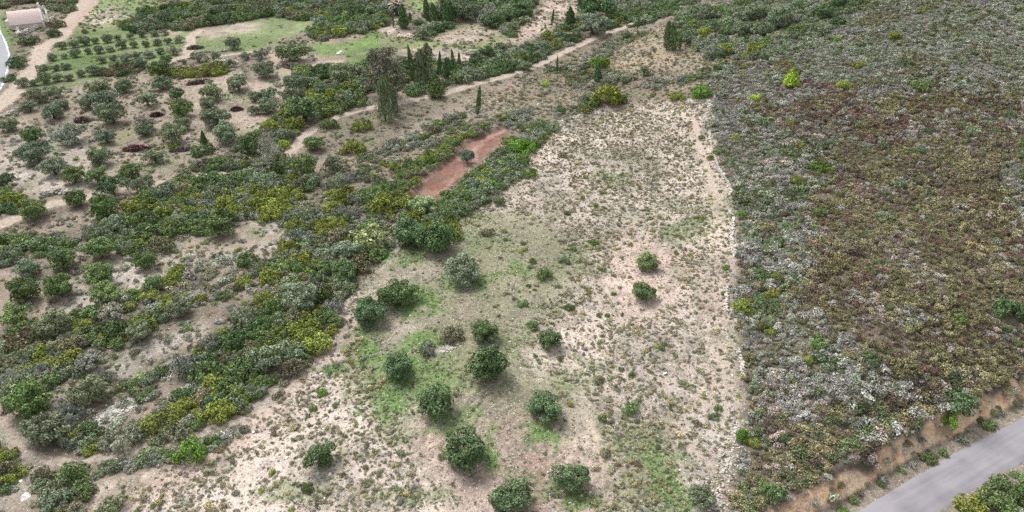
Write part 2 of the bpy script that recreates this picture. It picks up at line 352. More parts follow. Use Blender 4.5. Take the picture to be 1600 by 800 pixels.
# ------------------------------------------------------------------ ground sheet
def build_ground():
    ys = np.concatenate([np.linspace(-160, 16, 12), 20*np.exp(np.linspace(0, math.log(270/20), 900)), 270*np.exp(np.linspace(0, math.log(2600/270), 50))[1:]])
    s = np.concatenate([np.linspace(-6, -1.05, 26)[:-1], np.linspace(-1.05, 1.05, 960), np.linspace(1.05, 6, 26)[1:]])
    Y, S = np.meshgrid(ys, s, indexing='ij'); X = S*(np.maximum(Y, 0)+32)*.86; Z = H(X, Y)
    near = (Y > 20) & (Y < 270)
    Z = Z + np.where(near, .05*fbm(X/.8, Y/.8, 101, 3), 0)
    # tread marks of the digger in the red scar, ploughing lines round the olives of the field
    d = inside(X, Y, SCAR, .6); tread = np.sin(9*fbm(X/9, Y/9, 13, 2)+X*1.1-Y*.35); Z = Z - .5*d + .13*d*tread + .1*d*fbm(X/.8, Y/.8, 15, 3)
    c, st = paint(X, Y); k_ = sm(tread*2-1)*d*.5; c = c*(1-k_[..., None])+k_[..., None]*col(214, 176, 164, .56, .1); k_ = sm(fbm(X/2.2, Y/2.2, 19, 4)*2.5)*d*.4; c = c*(1-k_[..., None])+k_[..., None]*col(150, 100, 88, .56, .1)
    e = 7.0*inside(X, Y, P([(690,560),(870,520),(960,620),(965,760),(900,830),(680,800),(640,680)]), 5)
    O = at(835, 690)[0][0]; ring = np.sin((np.hypot((X-O[0]), (Y-O[1])*.9)+3.2*fbm(X/7, Y/7, 14))*6.4); Z = Z + e*.006*ring; c = c*(1+.006*e*ring)[..., None]
    n, m = Y.shape; V = np.stack([X, Y, Z], -1).reshape(-1, 3); i = np.arange(n*m).reshape(n, m)
    F = np.stack([i[:-1, :-1], i[:-1, 1:], i[1:, 1:], i[1:, :-1]], -1).reshape(-1, 4)
    M, t, b = mat('soil', .95, .1); L = t.links; N = t.nodes
    a = N.new('ShaderNodeAttribute'); a.attribute_name = 'soil'; sa = N.new('ShaderNodeAttribute'); sa.attribute_name = 'stone'
    tc = N.new('ShaderNodeTexCoord')
    n1 = N.new('ShaderNodeTexNoise'); n1.inputs['Scale'].default_value = 2.2; n1.inputs['Detail'].default_value = 8; n1.inputs['Roughness'].default_value = .75
    L.new(tc.outputs['Object'], n1.inputs['Vector'])
    mr = N.new('ShaderNodeMapRange'); mr.inputs['From Min'].default_value = .36; mr.inputs['From Max'].default_value = .64; mr.inputs['To Min'].default_value = .45; mr.inputs['To Max'].default_value = 1.55
    nh = N.new('ShaderNodeTexNoise'); nh.inputs['Scale'].default_value = 7.5; nh.inputs['Detail'].default_value = 4; nh.inputs['Roughness'].default_value = .7; L.new(tc.outputs['Object'], nh.inputs['Vector'])
    av = N.new('ShaderNodeMix'); av.data_type = 'FLOAT'; av.inputs[0].default_value = .5; L.new(n1.outputs[0], av.inputs[2]); L.new(nh.outputs[0], av.inputs[3]); L.new(av.outputs[0], mr.inputs['Value'])
    sc1 = N.new('ShaderNodeVectorMath'); sc1.operation = 'SCALE'; L.new(a.outputs['Color'], sc1.inputs[0]); L.new(mr.outputs[0], sc1.inputs['Scale'])
    # pale stones lying in the soil: small voronoi cells, more of them where 'stone' is high
    vo = N.new('ShaderNodeTexVoronoi'); vo.inputs['Scale'].default_value = 6.0; L.new(tc.outputs['Object'], vo.inputs['Vector'])
    sep = N.new('ShaderNodeSeparateColor'); L.new(vo.outputs['Color'], sep.inputs[0])
    lt = N.new('ShaderNodeMath'); lt.operation = 'LESS_THAN'; L.new(sep.outputs[0], lt.inputs[0])
    ml = N.new('ShaderNodeMath'); ml.operation = 'MULTIPLY'; ml.inputs[1].default_value = .55; L.new(sa.outputs['Fac'], ml.inputs[0]); L.new(ml.outputs[0], lt.inputs[1])
    dd = N.new('ShaderNodeMapRange'); dd.inputs['From Min'].default_value = .42; dd.inputs['From Max'].default_value = .28; L.new(vo.outputs['Distance'], dd.inputs['Value'])
    mm = N.new('ShaderNodeMath'); mm.operation = 'MULTIPLY'; L.new(lt.outputs[0], mm.inputs[0]); L.new(dd.outputs[0], mm.inputs[1])
    cr = N.new('ShaderNodeMix'); cr.data_type = 'RGBA'; cr.inputs[7].default_value = (.52, .49, .46, 1)
    L.new(mm.outputs[0], cr.inputs[0]); L.new(sc1.outputs[0], cr.inputs[6]); L.new(cr.outputs[2], b.inputs['Base Color'])
    ad = N.new('ShaderNodeMath'); L.new(n1.outputs[0], ad.inputs[0]); L.new(mm.outputs[0], ad.inputs[1])
    bp = N.new('ShaderNodeBump'); bp.inputs['Strength'].default_value = .6; bp.inputs['Distance'].default_value = .16
    L.new(ad.outputs[0], bp.inputs['Height']); L.new(bp.outputs[0], b.inputs['Normal'])
    me = raw_mesh('ground', V, F, M, smooth=True)
    ca = me.attributes.new('soil', 'FLOAT_COLOR', 'POINT'); ca.data.foreach_set('color', np.concatenate([c.reshape(-1, 3), np.ones((n*m, 1))], 1).astype(np.float32).ravel())
    s2 = me.attributes.new('stone', 'FLOAT', 'POINT'); s2.data.foreach_set('value', st.ravel().astype(np.float32))
    tag(link(bpy.data.objects.new('ground', me)), kind='structure')
build_ground()
# ------------------------------------------------------------------ paved roads
def strip(name, A, B, dz, m, cols=8, zfix=None):
    """paved strip between two world lines"""
    def res(Q):
        Q = np.asarray(Q); s = np.r_[0, np.cumsum(np.hypot(*np.diff(Q, axis=0).T))]; t = np.linspace(0, s[-1], 160)
        xy = np.stack([np.interp(t, s, Q[:, 0]), np.interp(t, s, Q[:, 1])], 1); k = np.ones(17)/17
        return np.stack([np.convolve(np.pad(xy[:, j], 8, mode='edge'), k, 'valid') for j in (0, 1)], 1)[4:-4]
    A, B = res(A), res(B); w_ = np.linspace(0, 1, cols)[None, :, None]
    G = A[:, None]*(1-w_)+B[:, None]*w_
    G[:, 0] += .26*fbm(A[:, 0]*1.3, A[:, 1]*1.3, 3)[:, None]; G[:, -1] += .26*fbm(B[:, 0]*1.3, B[:, 1]*1.3, 4)[:, None]
    Z = (H(G[..., 0], G[..., 1]) if zfix is None else zfix)+dz+np.zeros(G.shape[:2])
    Z[:, 0] -= .1; Z[:, -1] -= .1
    V = np.concatenate([G, Z[..., None]], -1); i = np.arange(V.shape[0]*cols).reshape(-1, cols)
    F = np.stack([i[:-1, :-1], i[:-1, 1:], i[1:, 1:], i[1:, :-1]], -1).reshape(-1, 4)
    o = link(bpy.data.objects.new(name, raw_mesh(name, V.reshape(-1, 3), F, m, smooth=True))); return o, G, Z
def asphalt():
    m, t, b = mat('worn_asphalt', .85, .3); L = t.links; N = t.nodes; tc = N.new('ShaderNodeTexCoord')
    n1 = N.new('ShaderNodeTexNoise'); n1.inputs['Scale'].default_value = 22; n1.inputs['Detail'].default_value = 6
    n2 = N.new('ShaderNodeTexNoise'); n2.inputs['Scale'].default_value = .5; n2.inputs['Detail'].default_value = 5
    m0 = N.new('ShaderNodeMapping'); m0.inputs['Rotation'].default_value = (0, 0, -math.atan2(RC[4, 1]-RC[2, 1], RC[4, 0]-RC[2, 0])); mp = N.new('ShaderNodeMapping'); mp.inputs['Scale'].default_value = (.12, 2.2, 1)
    n3 = N.new('ShaderNodeTexNoise'); n3.inputs['Scale'].default_value = .8; n3.inputs['Detail'].default_value = 4
    L.new(tc.outputs['Object'], n1.inputs['Vector']); L.new(tc.outputs['Object'], n2.inputs['Vector']); L.new(tc.outputs['Object'], m0.inputs[0]); L.new(m0.outputs[0], mp.inputs[0]); L.new(mp.outputs[0], n3.inputs['Vector'])
    a1 = N.new('ShaderNodeMath'); a1.operation = 'MULTIPLY_ADD'; a1.inputs[1].default_value = .5; L.new(n1.outputs[0], a1.inputs[0]); L.new(n2.outputs[0], a1.inputs[2])
    a2 = N.new('ShaderNodeMath'); a2.operation = 'ADD'; L.new(a1.outputs[0], a2.inputs[0]); L.new(n3.outputs[0], a2.inputs[1])
    cr = N.new('ShaderNodeValToRGB'); cr.color_ramp.elements[0].position = .85/1.6; cr.color_ramp.elements[1].position = 1.45/1.6
    cr.color_ramp.elements[0].color = (.16, .152, .165, 1); cr.color_ramp.elements[1].color = (.25, .238, .258, 1)
    dv = N.new('ShaderNodeMath'); dv.operation = 'DIVIDE'; dv.inputs[1].default_value = 1.6; L.new(a2.outputs[0], dv.inputs[0])
    L.new(dv.outputs[0], cr.inputs[0]); L.new(cr.outputs[0], b.inputs['Base Color']); return m
M_ASPH = asphalt()
def clean(Q, hw):
    t = np.gradient(Q, axis=0); t /= np.linalg.norm(t, axis=1, keepdims=True); nrm = np.stack([-t[:, 1], t[:, 0]], 1)
    return Q+nrm*hw, Q-nrm*hw
A_, B_ = clean(RC, RHW)
o, _, _ = strip('road', A_, B_, .09, M_ASPH, 10, ROAD_Z); tag(o, kind='structure')
E = at([0, 0, 8, 14, 17, 15, 9, 2, -16], [10, 44, 60, 75, 90, 108, 128, 142, 160])[0]
tt = np.gradient(E, axis=0); tt /= np.linalg.norm(tt, axis=1, keepdims=True); E2 = E + np.stack([tt[:, 1], -tt[:, 0]], 1)*6.0
if E2[4, 0] > E[4, 0]: E2 = 2*E-E2
EX = E2 - (E2-E)*.0
o, G, Z = strip('lane', E, E2, .14, flat('grey_concrete_road', (.25, .26, .275), .15, 1.5)); tag(o, kind='structure')
# white edge line of the lane, painted on it
Ew = E+(E2-E)*.03; Ew2 = E+(E2-E)*.07
o, _, _ = strip('lane_edge_marking', Ew, Ew2, .165, flat('road_paint', (.75, .75, .74), .08, 2), 3); tag(o, kind='structure')
# ------------------------------------------------------------------ plant shapes (unit radius, standing at the origin)
def lobes_round(g, n, R0, zc, hz, r=(.24, .36), flat_=.85, low=-.7):
    L = []
    for i in range(n):
        d = g.normal(size=3); d /= np.linalg.norm(d); d[2] = max(d[2], low)
        k = g.uniform(.68, 1.1); L.append((d[0]*R0*k, d[1]*R0*k, zc+d[2]*hz*k, g.uniform(*r), flat_))
    L.append((0, 0, zc, R0*.66, hz/R0)); return L
def crown_mesh(name, seed, kind):
    g = np.random.default_rng(seed)
    if kind == 'olive':      # rounded, cauliflower lobes
        ax = g.uniform(.82, 1.1); L = [(x*ax, y/ax, z, r, f) for x, y, z, r, f in lobes_round(g, 44, .76, .66, .54, r=(.17, .30), low=-.85)]
        V, F, lf = lobes_to_cards(L, 135, .050, g, jit=.7, up=.45)
    elif kind == 'loose':    # open, gappy crown
        L = [(g.normal()*.42, g.normal()*.42, g.uniform(.22, 1.0), g.uniform(.17, .32), .8) for _ in range(28)]
        V, F, lf = lobes_to_cards(L, 100, .060, g, jit=.9, up=.5, shell=(.5, 1.15))
    elif kind == 'shrub':    # low dome of unequal lobes
        a = g.uniform(.75, 1.25); L = []
        for _ in range(g.integers(15, 24)):
            q = g.uniform(0, 2*np.pi); k = math.sqrt(g.random())*.74; L.append((math.cos(q)*k*a, math.sin(q)*k/a, g.uniform(.12, .62)*(1-.5*k), g.uniform(.18, .36), .9))
        V, F, lf = lobes_to_cards(L, 115, .060, g, jit=.8, up=.5)
    elif kind == 'spray':    # upright grey sprays, phlomis and broom
        L = []
        for _ in range(g.integers(16, 26)):
            q = g.uniform(0, 2*np.pi); k = math.sqrt(g.random())*.8; L.append((math.cos(q)*k, math.sin(q)*k, g.uniform(.08, .42), g.uniform(.15, .28), 1.1))
        V, F, lf = lobes_to_cards(L, 80, .075, g, up=.45, jit=1.0, asp=.34, shell=(.6, 1.25))
    elif kind == 'cushion':
        L = [(g.normal()*.3, g.normal()*.3, g.uniform(.1, .38), g.uniform(.3, .52), .85) for _ in range(g.integers(5, 9))]
        V, F, lf = lobes_to_cards(L, 60, .105, g, jit=.8, up=.6)
    elif kind == 'wisp':
        L = [(g.normal()*.36, g.normal()*.36, g.uniform(.05, .3), g.uniform(.2, .42), 1) for _ in range(g.integers(5, 9))]
        V, F, lf = lobes_to_cards(L, 46, .13, g, jit=1.1, up=.5, asp=.28, shell=(.55, 1.3))
    return V, F, lf
_cache = {}
def variants(kind, n):
    if kind not in _cache: _cache[kind] = [raw_mesh(kind+'_crown', *crown_mesh(kind, 100*len(_cache)+7*i+3, kind)[:2], M_LEAF, leaf=crown_mesh(kind, 100*len(_cache)+7*i+3, kind)[2]) for i in range(n)]
    return _cache[kind]
def spindle(name, seed, n, prof, size=.05, ragged=.12):
    """column of leaf sprays, unit height, radius given by prof(t)"""
    g = np.random.default_rng(seed); t = g.random(n)**.85; q = g.uniform(0, 2*np.pi, n)
    rr = np.array([prof(a) for a in t])*(1+ragged*np.sin(q*3+t*9)+ragged*g.normal(size=n))*g.uniform(.7, 1.05, n)
    C = np.stack([np.cos(q)*rr, np.sin(q)*rr, .03+t*.97], 1); N = np.stack([np.cos(q), np.sin(q), .5+0*q], 1)+g.normal(size=(n, 3))*.6
    V, F, lf = cards(C, N, size, g, asp=.45); V[:, 2] += np.repeat(g.uniform(0, .02, n), 4); return raw_mesh(name, V, F, M_LEAF, leaf=lf)
def branches(seed, levels=4, up=.8, len0=.34, r0=.05, spread=.55):
    g = np.random.default_rng(seed); parts = []
    def grow(p, d, L, r, k):
        pts = [p]; dd = d
        for _ in range(3):
            dd = dd + g.normal(size=3)*.16; dd /= np.linalg.norm(dd); pts.append(pts[-1]+dd*L/3)
        parts.append(tube(pts, [r, r*.85, r*.7, r*.55], 5))
        if k > 0:
            for _ in range(g.integers(2, 5)):
                nd = dd + g.normal(size=3)*spread; nd[2] += .12*up; nd /= np.linalg.norm(nd); grow(pts[-1], nd, L*g.uniform(.6, .85), r*.55, k-1)
    grow(np.zeros(3), np.array([0, 0, 1.]), len0, r0, levels); return parts
TRUNKS = [raw_mesh('trunk', *join([tube([(0, 0, -.12), (.03, .02, .12), (-.02, .05, .34), (.02, .02, .7)], [.13, .10, .085, .05]),
          tube([(.0, .03, .25), (.2, .1, .5), (.38, .2, .85)], [.07, .05, .02], 5), tube([(0, .04, .25), (-.2, -.06, .5), (-.35, -.2, .85)], [.07, .05, .02], 5),
          tube([(0, .04, .3), (.05, -.2, .6), (.1, -.4, .9)], [.06, .04, .02], 5)]), M_BARK, smooth=True)]
CYP = [spindle('cypress_crown', 31+i, 1500, lambda t: .5*min(1, (t+.06)*5)*(1-t**2.4)**.8, .055) for i in range(3)]
CONE = [spindle('cone_crown', 51+i, 1900, lambda t: .5*min(1, (t+.1)*4)*(1-t)**.75+.01, .07, .22) for i in range(3)]
RAG = [spindle('ragged_crown', 71+i, 2400, lambda t: .36+.14*math.sin(t*11)*.6+.1*math.sin(t*5+1) if t < .8 else (.5*(1-t)/.2*.8+.04), .05, .3) for i in range(3)]
CTRUNK = raw_mesh('cypress_trunk', *tube([(0, 0, -.05), (0, 0, .3), (0, 0, .8)], [.06, .045, .015], 6), M_BARK, smooth=True)
THINGS = []     # (object, px, py, words, category, group)
PAL = {'olv': ((.190, .232, .142), 'grey-green'), 'old': ((.108, .172, .074), 'dark green'), 'mid': ((.135, .195, .072), 'mid green'), 'gry': ((.255, .275, .215), 'silvery grey'),
       'yg': ((.205, .240, .050), 'yellow-green'), 'lime': ((.36, .46, .06), 'lime green'), 'bg': ((.125, .235, .034), 'bright green'),
       'brn': ((.185, .180, .105), 'brownish green'), 'pale': ((.27, .31, .155), 'pale green'), 'red': ((.19, .12, .085), 'reddish brown'), 'dead': ((.25, .22, .195), 'bare grey')}
def tint(code, g, k=.14):
    c = np.array(PAL[code][0])*(1+k*g.normal()); c = c*(1+np.array([.04, .02, .06])*g.normal(size=3)); return (*[float(a) for a in np.clip(c, .01, .9)], 1)
def place_px(lst, hk):
    """list of (px,py,width px,...): world x, y, radius; the middle of the plant (hk radii up) sits on that pixel"""
    u = np.array([a[0] for a in lst], float); v = np.array([a[1] for a in lst], float); wd = np.array([a[2] for a in lst], float)
    h = 0
    for _ in range(3):
        xy, _t = at(u, v, h); z = H(xy[:, 0], xy[:, 1]); dep = proj(xy[:, 0], xy[:, 1], z+h)[2]; r = wd/2*dep/FPX; h = hk*r
    return xy[:, 0], xy[:, 1], r
OCC = []        # x, y, r of everything placed by hand
def tree(name, x, y, r, crown, trunk, color, rot, words, cat, group, px, py, hz=1.):
    z = float(H(x, y)); e = link(bpy.data.objects.new(name, None)); e.location = (x, y, z); e.rotation_euler = (0, 0, rot); e.scale = (r*(1+.1*math.sin(px*7.1)), r*(1-.1*math.sin(px*7.1)), r*hz); e.rotation_euler = (.09*math.sin(px*3.3+py), .09*math.cos(px*1.7-py), rot); e.empty_display_size = .2
    c = link(bpy.data.objects.new('crown', crown), e); c.color = color
    link(bpy.data.objects.new('trunk', trunk), e)
    THINGS.append((e, px, py, words, cat, group)); OCC.append((x, y, r)); return e
def olives(lst, group, kindmix=.12, first=None):
    g = np.random.default_rng(len(lst)*13+5); X, Y, Rr = place_px(lst, .62); ol = variants('olive', 7); lo = variants('loose', 4)
    for i, it in enumerate(lst):
        code = it[3] if len(it) > 3 else 'olv'; loose = g.random() < kindmix or code == 'gry'
        size = 'small ' if it[2] < 18 else ('large ' if it[2] > 44 else '')
        tree('olive_tree', X[i], Y[i], Rr[i]*1.1, (lo if loose else ol)[g.integers(4 if loose else 7)], TRUNKS[0], tint(code, g, .1), g.uniform(0, 6.28), size+PAL[code][1]+' olive tree', 'olive tree', group, it[0], it[1], g.uniform(.86, 1.08))
def shrubs(lst, group, kind='shrub', hk=.42):
    g = np.random.default_rng(len(lst)*17+3); X, Y, Rr = place_px(lst, hk); sh = variants('shrub', 9); sp = variants('spray', 6)
    for i, it in enumerate(lst):
        code = it[3] if len(it) > 3 else 'mid'; me = (sp if code in ('gry', 'dead') else sh); me = me[g.integers(len(me))]
        size = 'small ' if it[2] < 20 else ('large ' if it[2] > 44 else '')
        add_shrub(X[i], Y[i], Rr[i], me, code, g, size, it[0], it[1], group)
NAMES = {'gry': 'grey_shrub', 'dead': 'grey_shrub', 'brn': 'heather_shrub', 'red': 'heather_shrub', 'olv': 'mastic_shrub'}
def add_shrub(x, y, r, me, code, g, size, px, py, group):
    nm = NAMES.get(code, 'mastic_shrub'); o = link(bpy.data.objects.new(nm, me)); o.location = (x, y, float(H(x, y))-.05*r); o.rotation_euler = (0, 0, g.uniform(0, 6.28)); o.scale = (r, r, r*g.uniform(.95, 1.3)); o.color = tint(code, g)
    THINGS.append((o, px, py, size+PAL[code][1]+' shrub', 'shrub', group)); OCC.append((x, y, r))
FIELD_OL = [(622,458,56,'old'),(577,487,54,'old'),(722,423,58,'olv'),(758,518,42,'old'),(764,572,66,'old'),(622,572,50,'old'),(861,531,37,'old'),(683,627,62,'old'),(852,635,54,'old'),(727,699,68,'old'),(891,747,53,'old'),(797,780,68,'old'),(1005,458,38,'old'),(1013,408,37,'mid'),(499,717,48,'old'),(1095,775,42,'olv')]
GROVE = [(96,71,16),(116,69,15),(132,65,18),(148,64,12),(167,61,16),(184,59,11),(202,57,13),(221,53,14),(240,52,14),(257,50,14,'gry'),(81,90,15),(100,88,11),(118,84,15),(137,80,12),(154,78,15),(172,76,14,'gry'),(190,70,17),(209,70,13),(227,69,13),(246,66,13),(262,64,12),(281,62,14,'gry'),(68,109,18),(86,106,14),(102,103,16),(158,93,16),(177,90,13),(196,89,20,'gry'),(214,86,13),(232,84,20,'gry'),(250,80,13),(270,79,20,'gry'),(35,129,20),(53,129,14),(70,124,20),(89,122,16),(107,121,15),(126,115,14),(145,110,22),(162,109,10),(181,103,20),(220,100,20)]
ORCH = [(260,95,19,'old'),(287,97,9),(310,90,22,'gry'),(337,88,15),(359,98,18),(382,87,18),(365,69,24),(155,136,34),(194,136,26),(167,158,42),(136,160,30),(86,145,26),(59,151,30),(45,166,24),(82,174,36),(99,165,18),(175,180,42),(229,155,32),(247,110,36,'mid'),(252,130,30),(276,149,25,'old'),(284,172,36,'mid'),(329,142,40),(325,160,24),(336,184,44),(372,131,34),(398,150,24),(226,194,30),(283,196,26),(399,172,20),(15,195,28),
 (50,212,34,'mid'),(57,238,46),(30,239,16),(109,210,44,'gry'),(166,214,30),(224,204,26),(272,210,38),(351,209,42),(154,245,36),(240,244,32),(84,262,38),(115,275,34,'mid'),(151,274,36,'mid'),(206,269,36,'mid'),(175,291,44,'old'),(222,290,34),(7,282,26,'old'),(390,228,40,'old'),(408,84,22,'gry'),(409,110,34),(420,148,30),(417,165,34),(460,80,46),(466,130,38,'olv'),(505,143,28),(560,112,30),(457,152,34),(475,172,56,'old'),(535,115,40)]
LOW_OL = [(120,311,34,'mid'),(52,328,42,'mid'),(163,325,46,'mid'),(175,352,36),(156,390,44,'mid'),(96,408,42,'mid'),(41,420,38),(155,430,50,'mid'),(163,460,48,'mid'),(226,408,36,'mid'),(34,455,48,'mid'),(92,450,46,'mid'),(240,444,30,'old'),(22,493,48,'mid'),(85,504,50,'olv'),(178,488,42,'gry'),(217,519,38,'olv'),(279,482,36),(136,565,40,'gry'),(42,628,66,'mid'),(140,612,52,'olv'),(67,672,64,'olv'),(338,355,48,'mid'),(422,560,56,'olv'),(682,373,62,'old'),(637,362,58,'old'),(662,320,44,'pale'),(729,243,26,'olv'),(491,225,32,'mid'),(475,260,42,'mid'),(520,255,40,'olv'),(340,230,8),(465,465,58,'olv'),(542,392,44,'olv'),(540,425,42,'old'),(1104,24,28),(1156,46,28),(1195,45,30),(1218,30,40),(1285,20,26,'old'),(1310,3,24,'old'),(926,38,46),(1007,111,22),(1177,24,36),(821,103,20),(661,52,28,'gry'),(680,38,20,'gry'),(900,54,20),(815,15,36,'old'),(802,42,20),(925,5,60,'old'),(730,18,40),(742,92,24,'old'),(760,82,26,'old'),(784,76,28),(774,33,30,'old'),(794,25,26,'old'),(757,32,24)]
LOW_OL = [a for a in LOW_OL if a[2] > 10]
SHR = [(84,51,24,'old'),(88,36,28,'brn'),(44,62,32,'old'),(25,97,34,'old'),(12,121,24,'old'),(215,25,24,'old'),(132,49,13,'brn'),(147,47,7,'brn'),(270,228,20,'bg'),(314,230,44,'old'),(12,322,32,'old'),(35,316,26,'yg'),(261,312,24),(230,360,50,'mid'),(250,382,50,'brn'),(8,384,22),(65,382,36,'old'),(100,397,30),(350,460,30,'mid'),(380,495,60,'olv'),(275,670,50,'brn'),(295,705,56,'bg'),(332,687,30,'mid'),(112,740,58,'mid'),(82,780,56,'olv'),(8,708,40,'yg'),(5,762,30),(170,792,50,'olv'),
 (541,140,38),(550,160,40),(512,192,34),(470,680*.25,34,'yg'),(420,195,40,'yg'),(457,192,40,'yg'),(565,195,36,'yg'),(442,225,26,'lime'),(550,228,46,'yg'),(570,243,24,'olv'),(586,274,15,'bg'),(617,259,24,'yg'),(520,283,44,'gry'),(550,275,32,'gry'),(520,322,42,'yg'),(500,348,34,'yg'),(600,318,60,'yg'),(570,372,72,'pale'),(725,328,30,'mid'),(760,362,24,'brn'),(780,312,26,'mid'),(475,512,58,'yg'),(707,520,46,'brn'),(669,543,34,'gry'),
 (820,227,50,'bg'),(827,269,30,'bg'),(880,241,20,'brn'),(931,320,13,'mid'),(886,332,14,'mid'),(927,377,18,'bg'),(896,387,14,'mid'),(817,379,12),(850,428,28,'mid'),(832,407,16,'mid'),(881,405,20,'olv'),(816,472,22),(890,479,20),(831,506,22),(826,446,10),(959,459,10,'bg'),(936,492,10),(949,492,10),(876,560,14),(837,556,9),(1034,544,12),(971,576,12,'mid'),(987,584,16),(936,592,24,'brn'),(959,430,10,'brn'),
 (985,635,30,'mid'),(941,652,20,'mid'),(947,706,24,'brn'),(1122,636,16,'mid'),(1115,650,20,'mid'),(1089,660,18,'brn'),(489,637,16),(524,632,14),(502,612,22,'bg'),(480,760,26,'mid'),(851,708,9,'olv'),
 (935,97,36,'bg'),(950,148,66,'yg'),(972,152,28,'mid'),(925,157,32,'mid'),(1058,150,30,'yg'),(1095,143,42,'bg'),(1180,152,20,'lime'),(852,131,16,'lime'),(960,22,36,'mid'),(1103,49,28,'yg'),(854,55,30,'yg'),(870,67,26,'yg'),
 (1236,191,20,'yg'),(1398,54,30,'yg'),(1309,61,16,'bg'),(1342,100,26,'yg'),(1319,130,30,'yg'),(1440,132,36,'mid'),(1399,155,14,'yg'),(1443,15,22,'yg'),(1284,259,38,'bg'),(1246,281,24,'yg'),(1253,226,20,'yg'),(1282,332,30,'mid'),
 (1215,430,20,'yg'),(1241,432,22,'old'),(1207,457,28,'yg'),(1205,517,20,'yg'),(1415,573,50,'brn'),(1575,482,52,'old'),(1497,495,34,'mid'),(1265,560,20,'yg'),(1290,562,48,'olv'),(1500,622,60,'old'),(1417,692,22,'brn'),(1376,755,16,'mid'),(1335,782,18,'mid'),(1315,757,16,'brn'),(1482,655,34,'bg'),(1317,797,22,'mid'),(1452,715,28,'mid'),(1474,706,20,'mid'),(1522,788,56,'yg'),(1565,757,50,'mid'),(1595,772,46,'mid'),(1160,680,32,'bg'),(1179,690,24,'yg'),
 (1096,215,14,'bg'),(1120,236,18,'mid'),(1160,332,20,'bg'),(1197,390,22,'mid'),(1133,418,14,'bg'),(1131,457,12,'bg'),(1160,479,40,'yg'),(1190,465,28,'mid'),(1170,557,26,'brn'),(1180,605,30,'olv'),(1195,760,30,'mid'),(1110,245,16,'yg'),(1150,215,18,'yg')]
CYPR = [ # px centre, top, foot, width, kind, colour
 (602,128,189,24,'rag','olv'),(618,140,180,14,'rag','olv'),(647,76,130,9,'cyp','old'),(658,82,132,18,'rag','olv'),(670,76,132,20,'rag','olv'),(686,83,118,7,'cyp','old'),(696,94,122,14,'cone','old'),(703,92,112,6,'cyp','old'),(710,81,112,7,'cyp','old'),(717,84,106,6,'cyp','old'),(681,121,152,28,'cone','mid'),(746,138,180,8,'cyp','mid'),
 (631,11,43,18,'cone','old'),(615,26,42,5,'cyp','old'),(641,21,34,6,'cyp','old'),(668,0,32,12,'cyp','old'),(697,-2,36,18,'cone','old'),(680,10,36,18,'cone','old'),(706,6,34,14,'cone','old'),(862,17,40,4.5,'cyp','old'),(891,14,41,18,'cone','old'),(830,77,104,8,'cyp','old'),(870,89,113,3.5,'cyp','old'),(875,103,114,3.5,'cyp','mid'),(932,101,127,14,'cone','old'),(996,28,44,4,'cyp','old'),(1042,38,78,15,'cyp','old'),(1052,42,79,16,'cyp','old'),(1062,56,77,5,'cyp','old'),
 (1235,111,135,24,'cone','lime'),(808,0,18,7,'cyp','old'),(722,-5,20,10,'cone','old'),(320,206,228,12,'cone','old')]
olives(FIELD_OL, 'olive trees in the stony field', 0)
olives(GROVE, 'young olive trees in the grassy grove')
olives(ORCH, 'olive trees of the upper orchard', .2)
olives(LOW_OL, 'olive trees on the terraces and slopes', .1)
shrubs(SHR, 'shrubs standing out on the slopes')
g = np.random.default_rng(99)
for (px, top, foot, wd, kd, code) in CYPR:
    (x, y), = at(px, foot)[0]; z = float(H(x, y)); dep = float(proj(x, y, z)[2])
    hgt = (foot-top)*dep/FPX/math.cos(math.atan2(CAMZ-z, y))*1.06; rad = wd*dep/FPX
    me = {'cyp': CYP, 'cone': CONE, 'rag': RAG}[kd][g.integers(3)]
    nm = 'pine_tree' if code == 'lime' else 'cypress_tree'
    words = {'cyp': 'slim ', 'cone': 'conical ', 'rag': 'ragged '}[kd]+PAL[code][1]+(' young pine tree' if code == 'lime' else ' cypress tree')
    t = tree(nm, x, y, rad, me, CTRUNK, tint(code, g, .1), g.uniform(0, 6.28), words, 'pine' if code == 'lime' else 'cypress', 'cypress trees' if code != 'lime' else None, px, (top+foot)/2)
    t.scale = (rad, rad, hgt)
# big grey-crowned tree, dead grey tree, palm
def big_tree():
    g = np.random.default_rng(5); (x, y), = at(603, 152)[0]; z = float(H(x, y)); dep = float(proj(x, y, z)[2]); S = 78*dep/FPX/math.cos(.27)
    e = link(bpy.data.objects.new('pine_tree', None)); e.location = (x, y, z); e.scale = (S, S, S)
    L = []
    for i in range(85):
        t = .12+.88*g.random(); q = g.uniform(0, 6.28); k = (.48-.26*t)*math.sqrt(g.random()); L.append((math.cos(q)*k, math.sin(q)*k*.8, .12+.8*t, g.uniform(.045, .09), .8))
    V, F, lf = lobes_to_cards(L, 75, .017, g, jit=1, shell=(.5, 1.2)); c = link(bpy.data.objects.new('crown', raw_mesh('pine_crown', V, F, M_LEAF, leaf=lf)), e); c.color = (.175, .17, .12, 1)
    v, f = join([tube([(0, 0, -.03), (.01, 0, .3), (0, .01, .75)], [.022, .018, .006], 7)]+[(a*1.0+np.array([.0, 0, .25]), b) for a, b in branches(8, 3, .9, .2, .014)]); link(bpy.data.objects.new('trunk', raw_mesh('pine_trunk', v, f, M_BARK, smooth=True)), e)
    Cn = g.normal(size=(900, 3))*[.15, .12, .13]+[0, -.02, .72]; V, F, lf = cards(Cn, g.normal(size=(900, 3)), .03, g, asp=.1); c = link(bpy.data.objects.new('dead_twigs', raw_mesh('dead_twigs', V, F, M_LEAF, leaf=lf)), e); c.color = (.26, .23, .20, 1)
    tag(e, 'tallest tree, broad dark crown with bare grey twigs, beside the cypress row', 'tree'); OCC.append((x, y, 5))
big_tree()
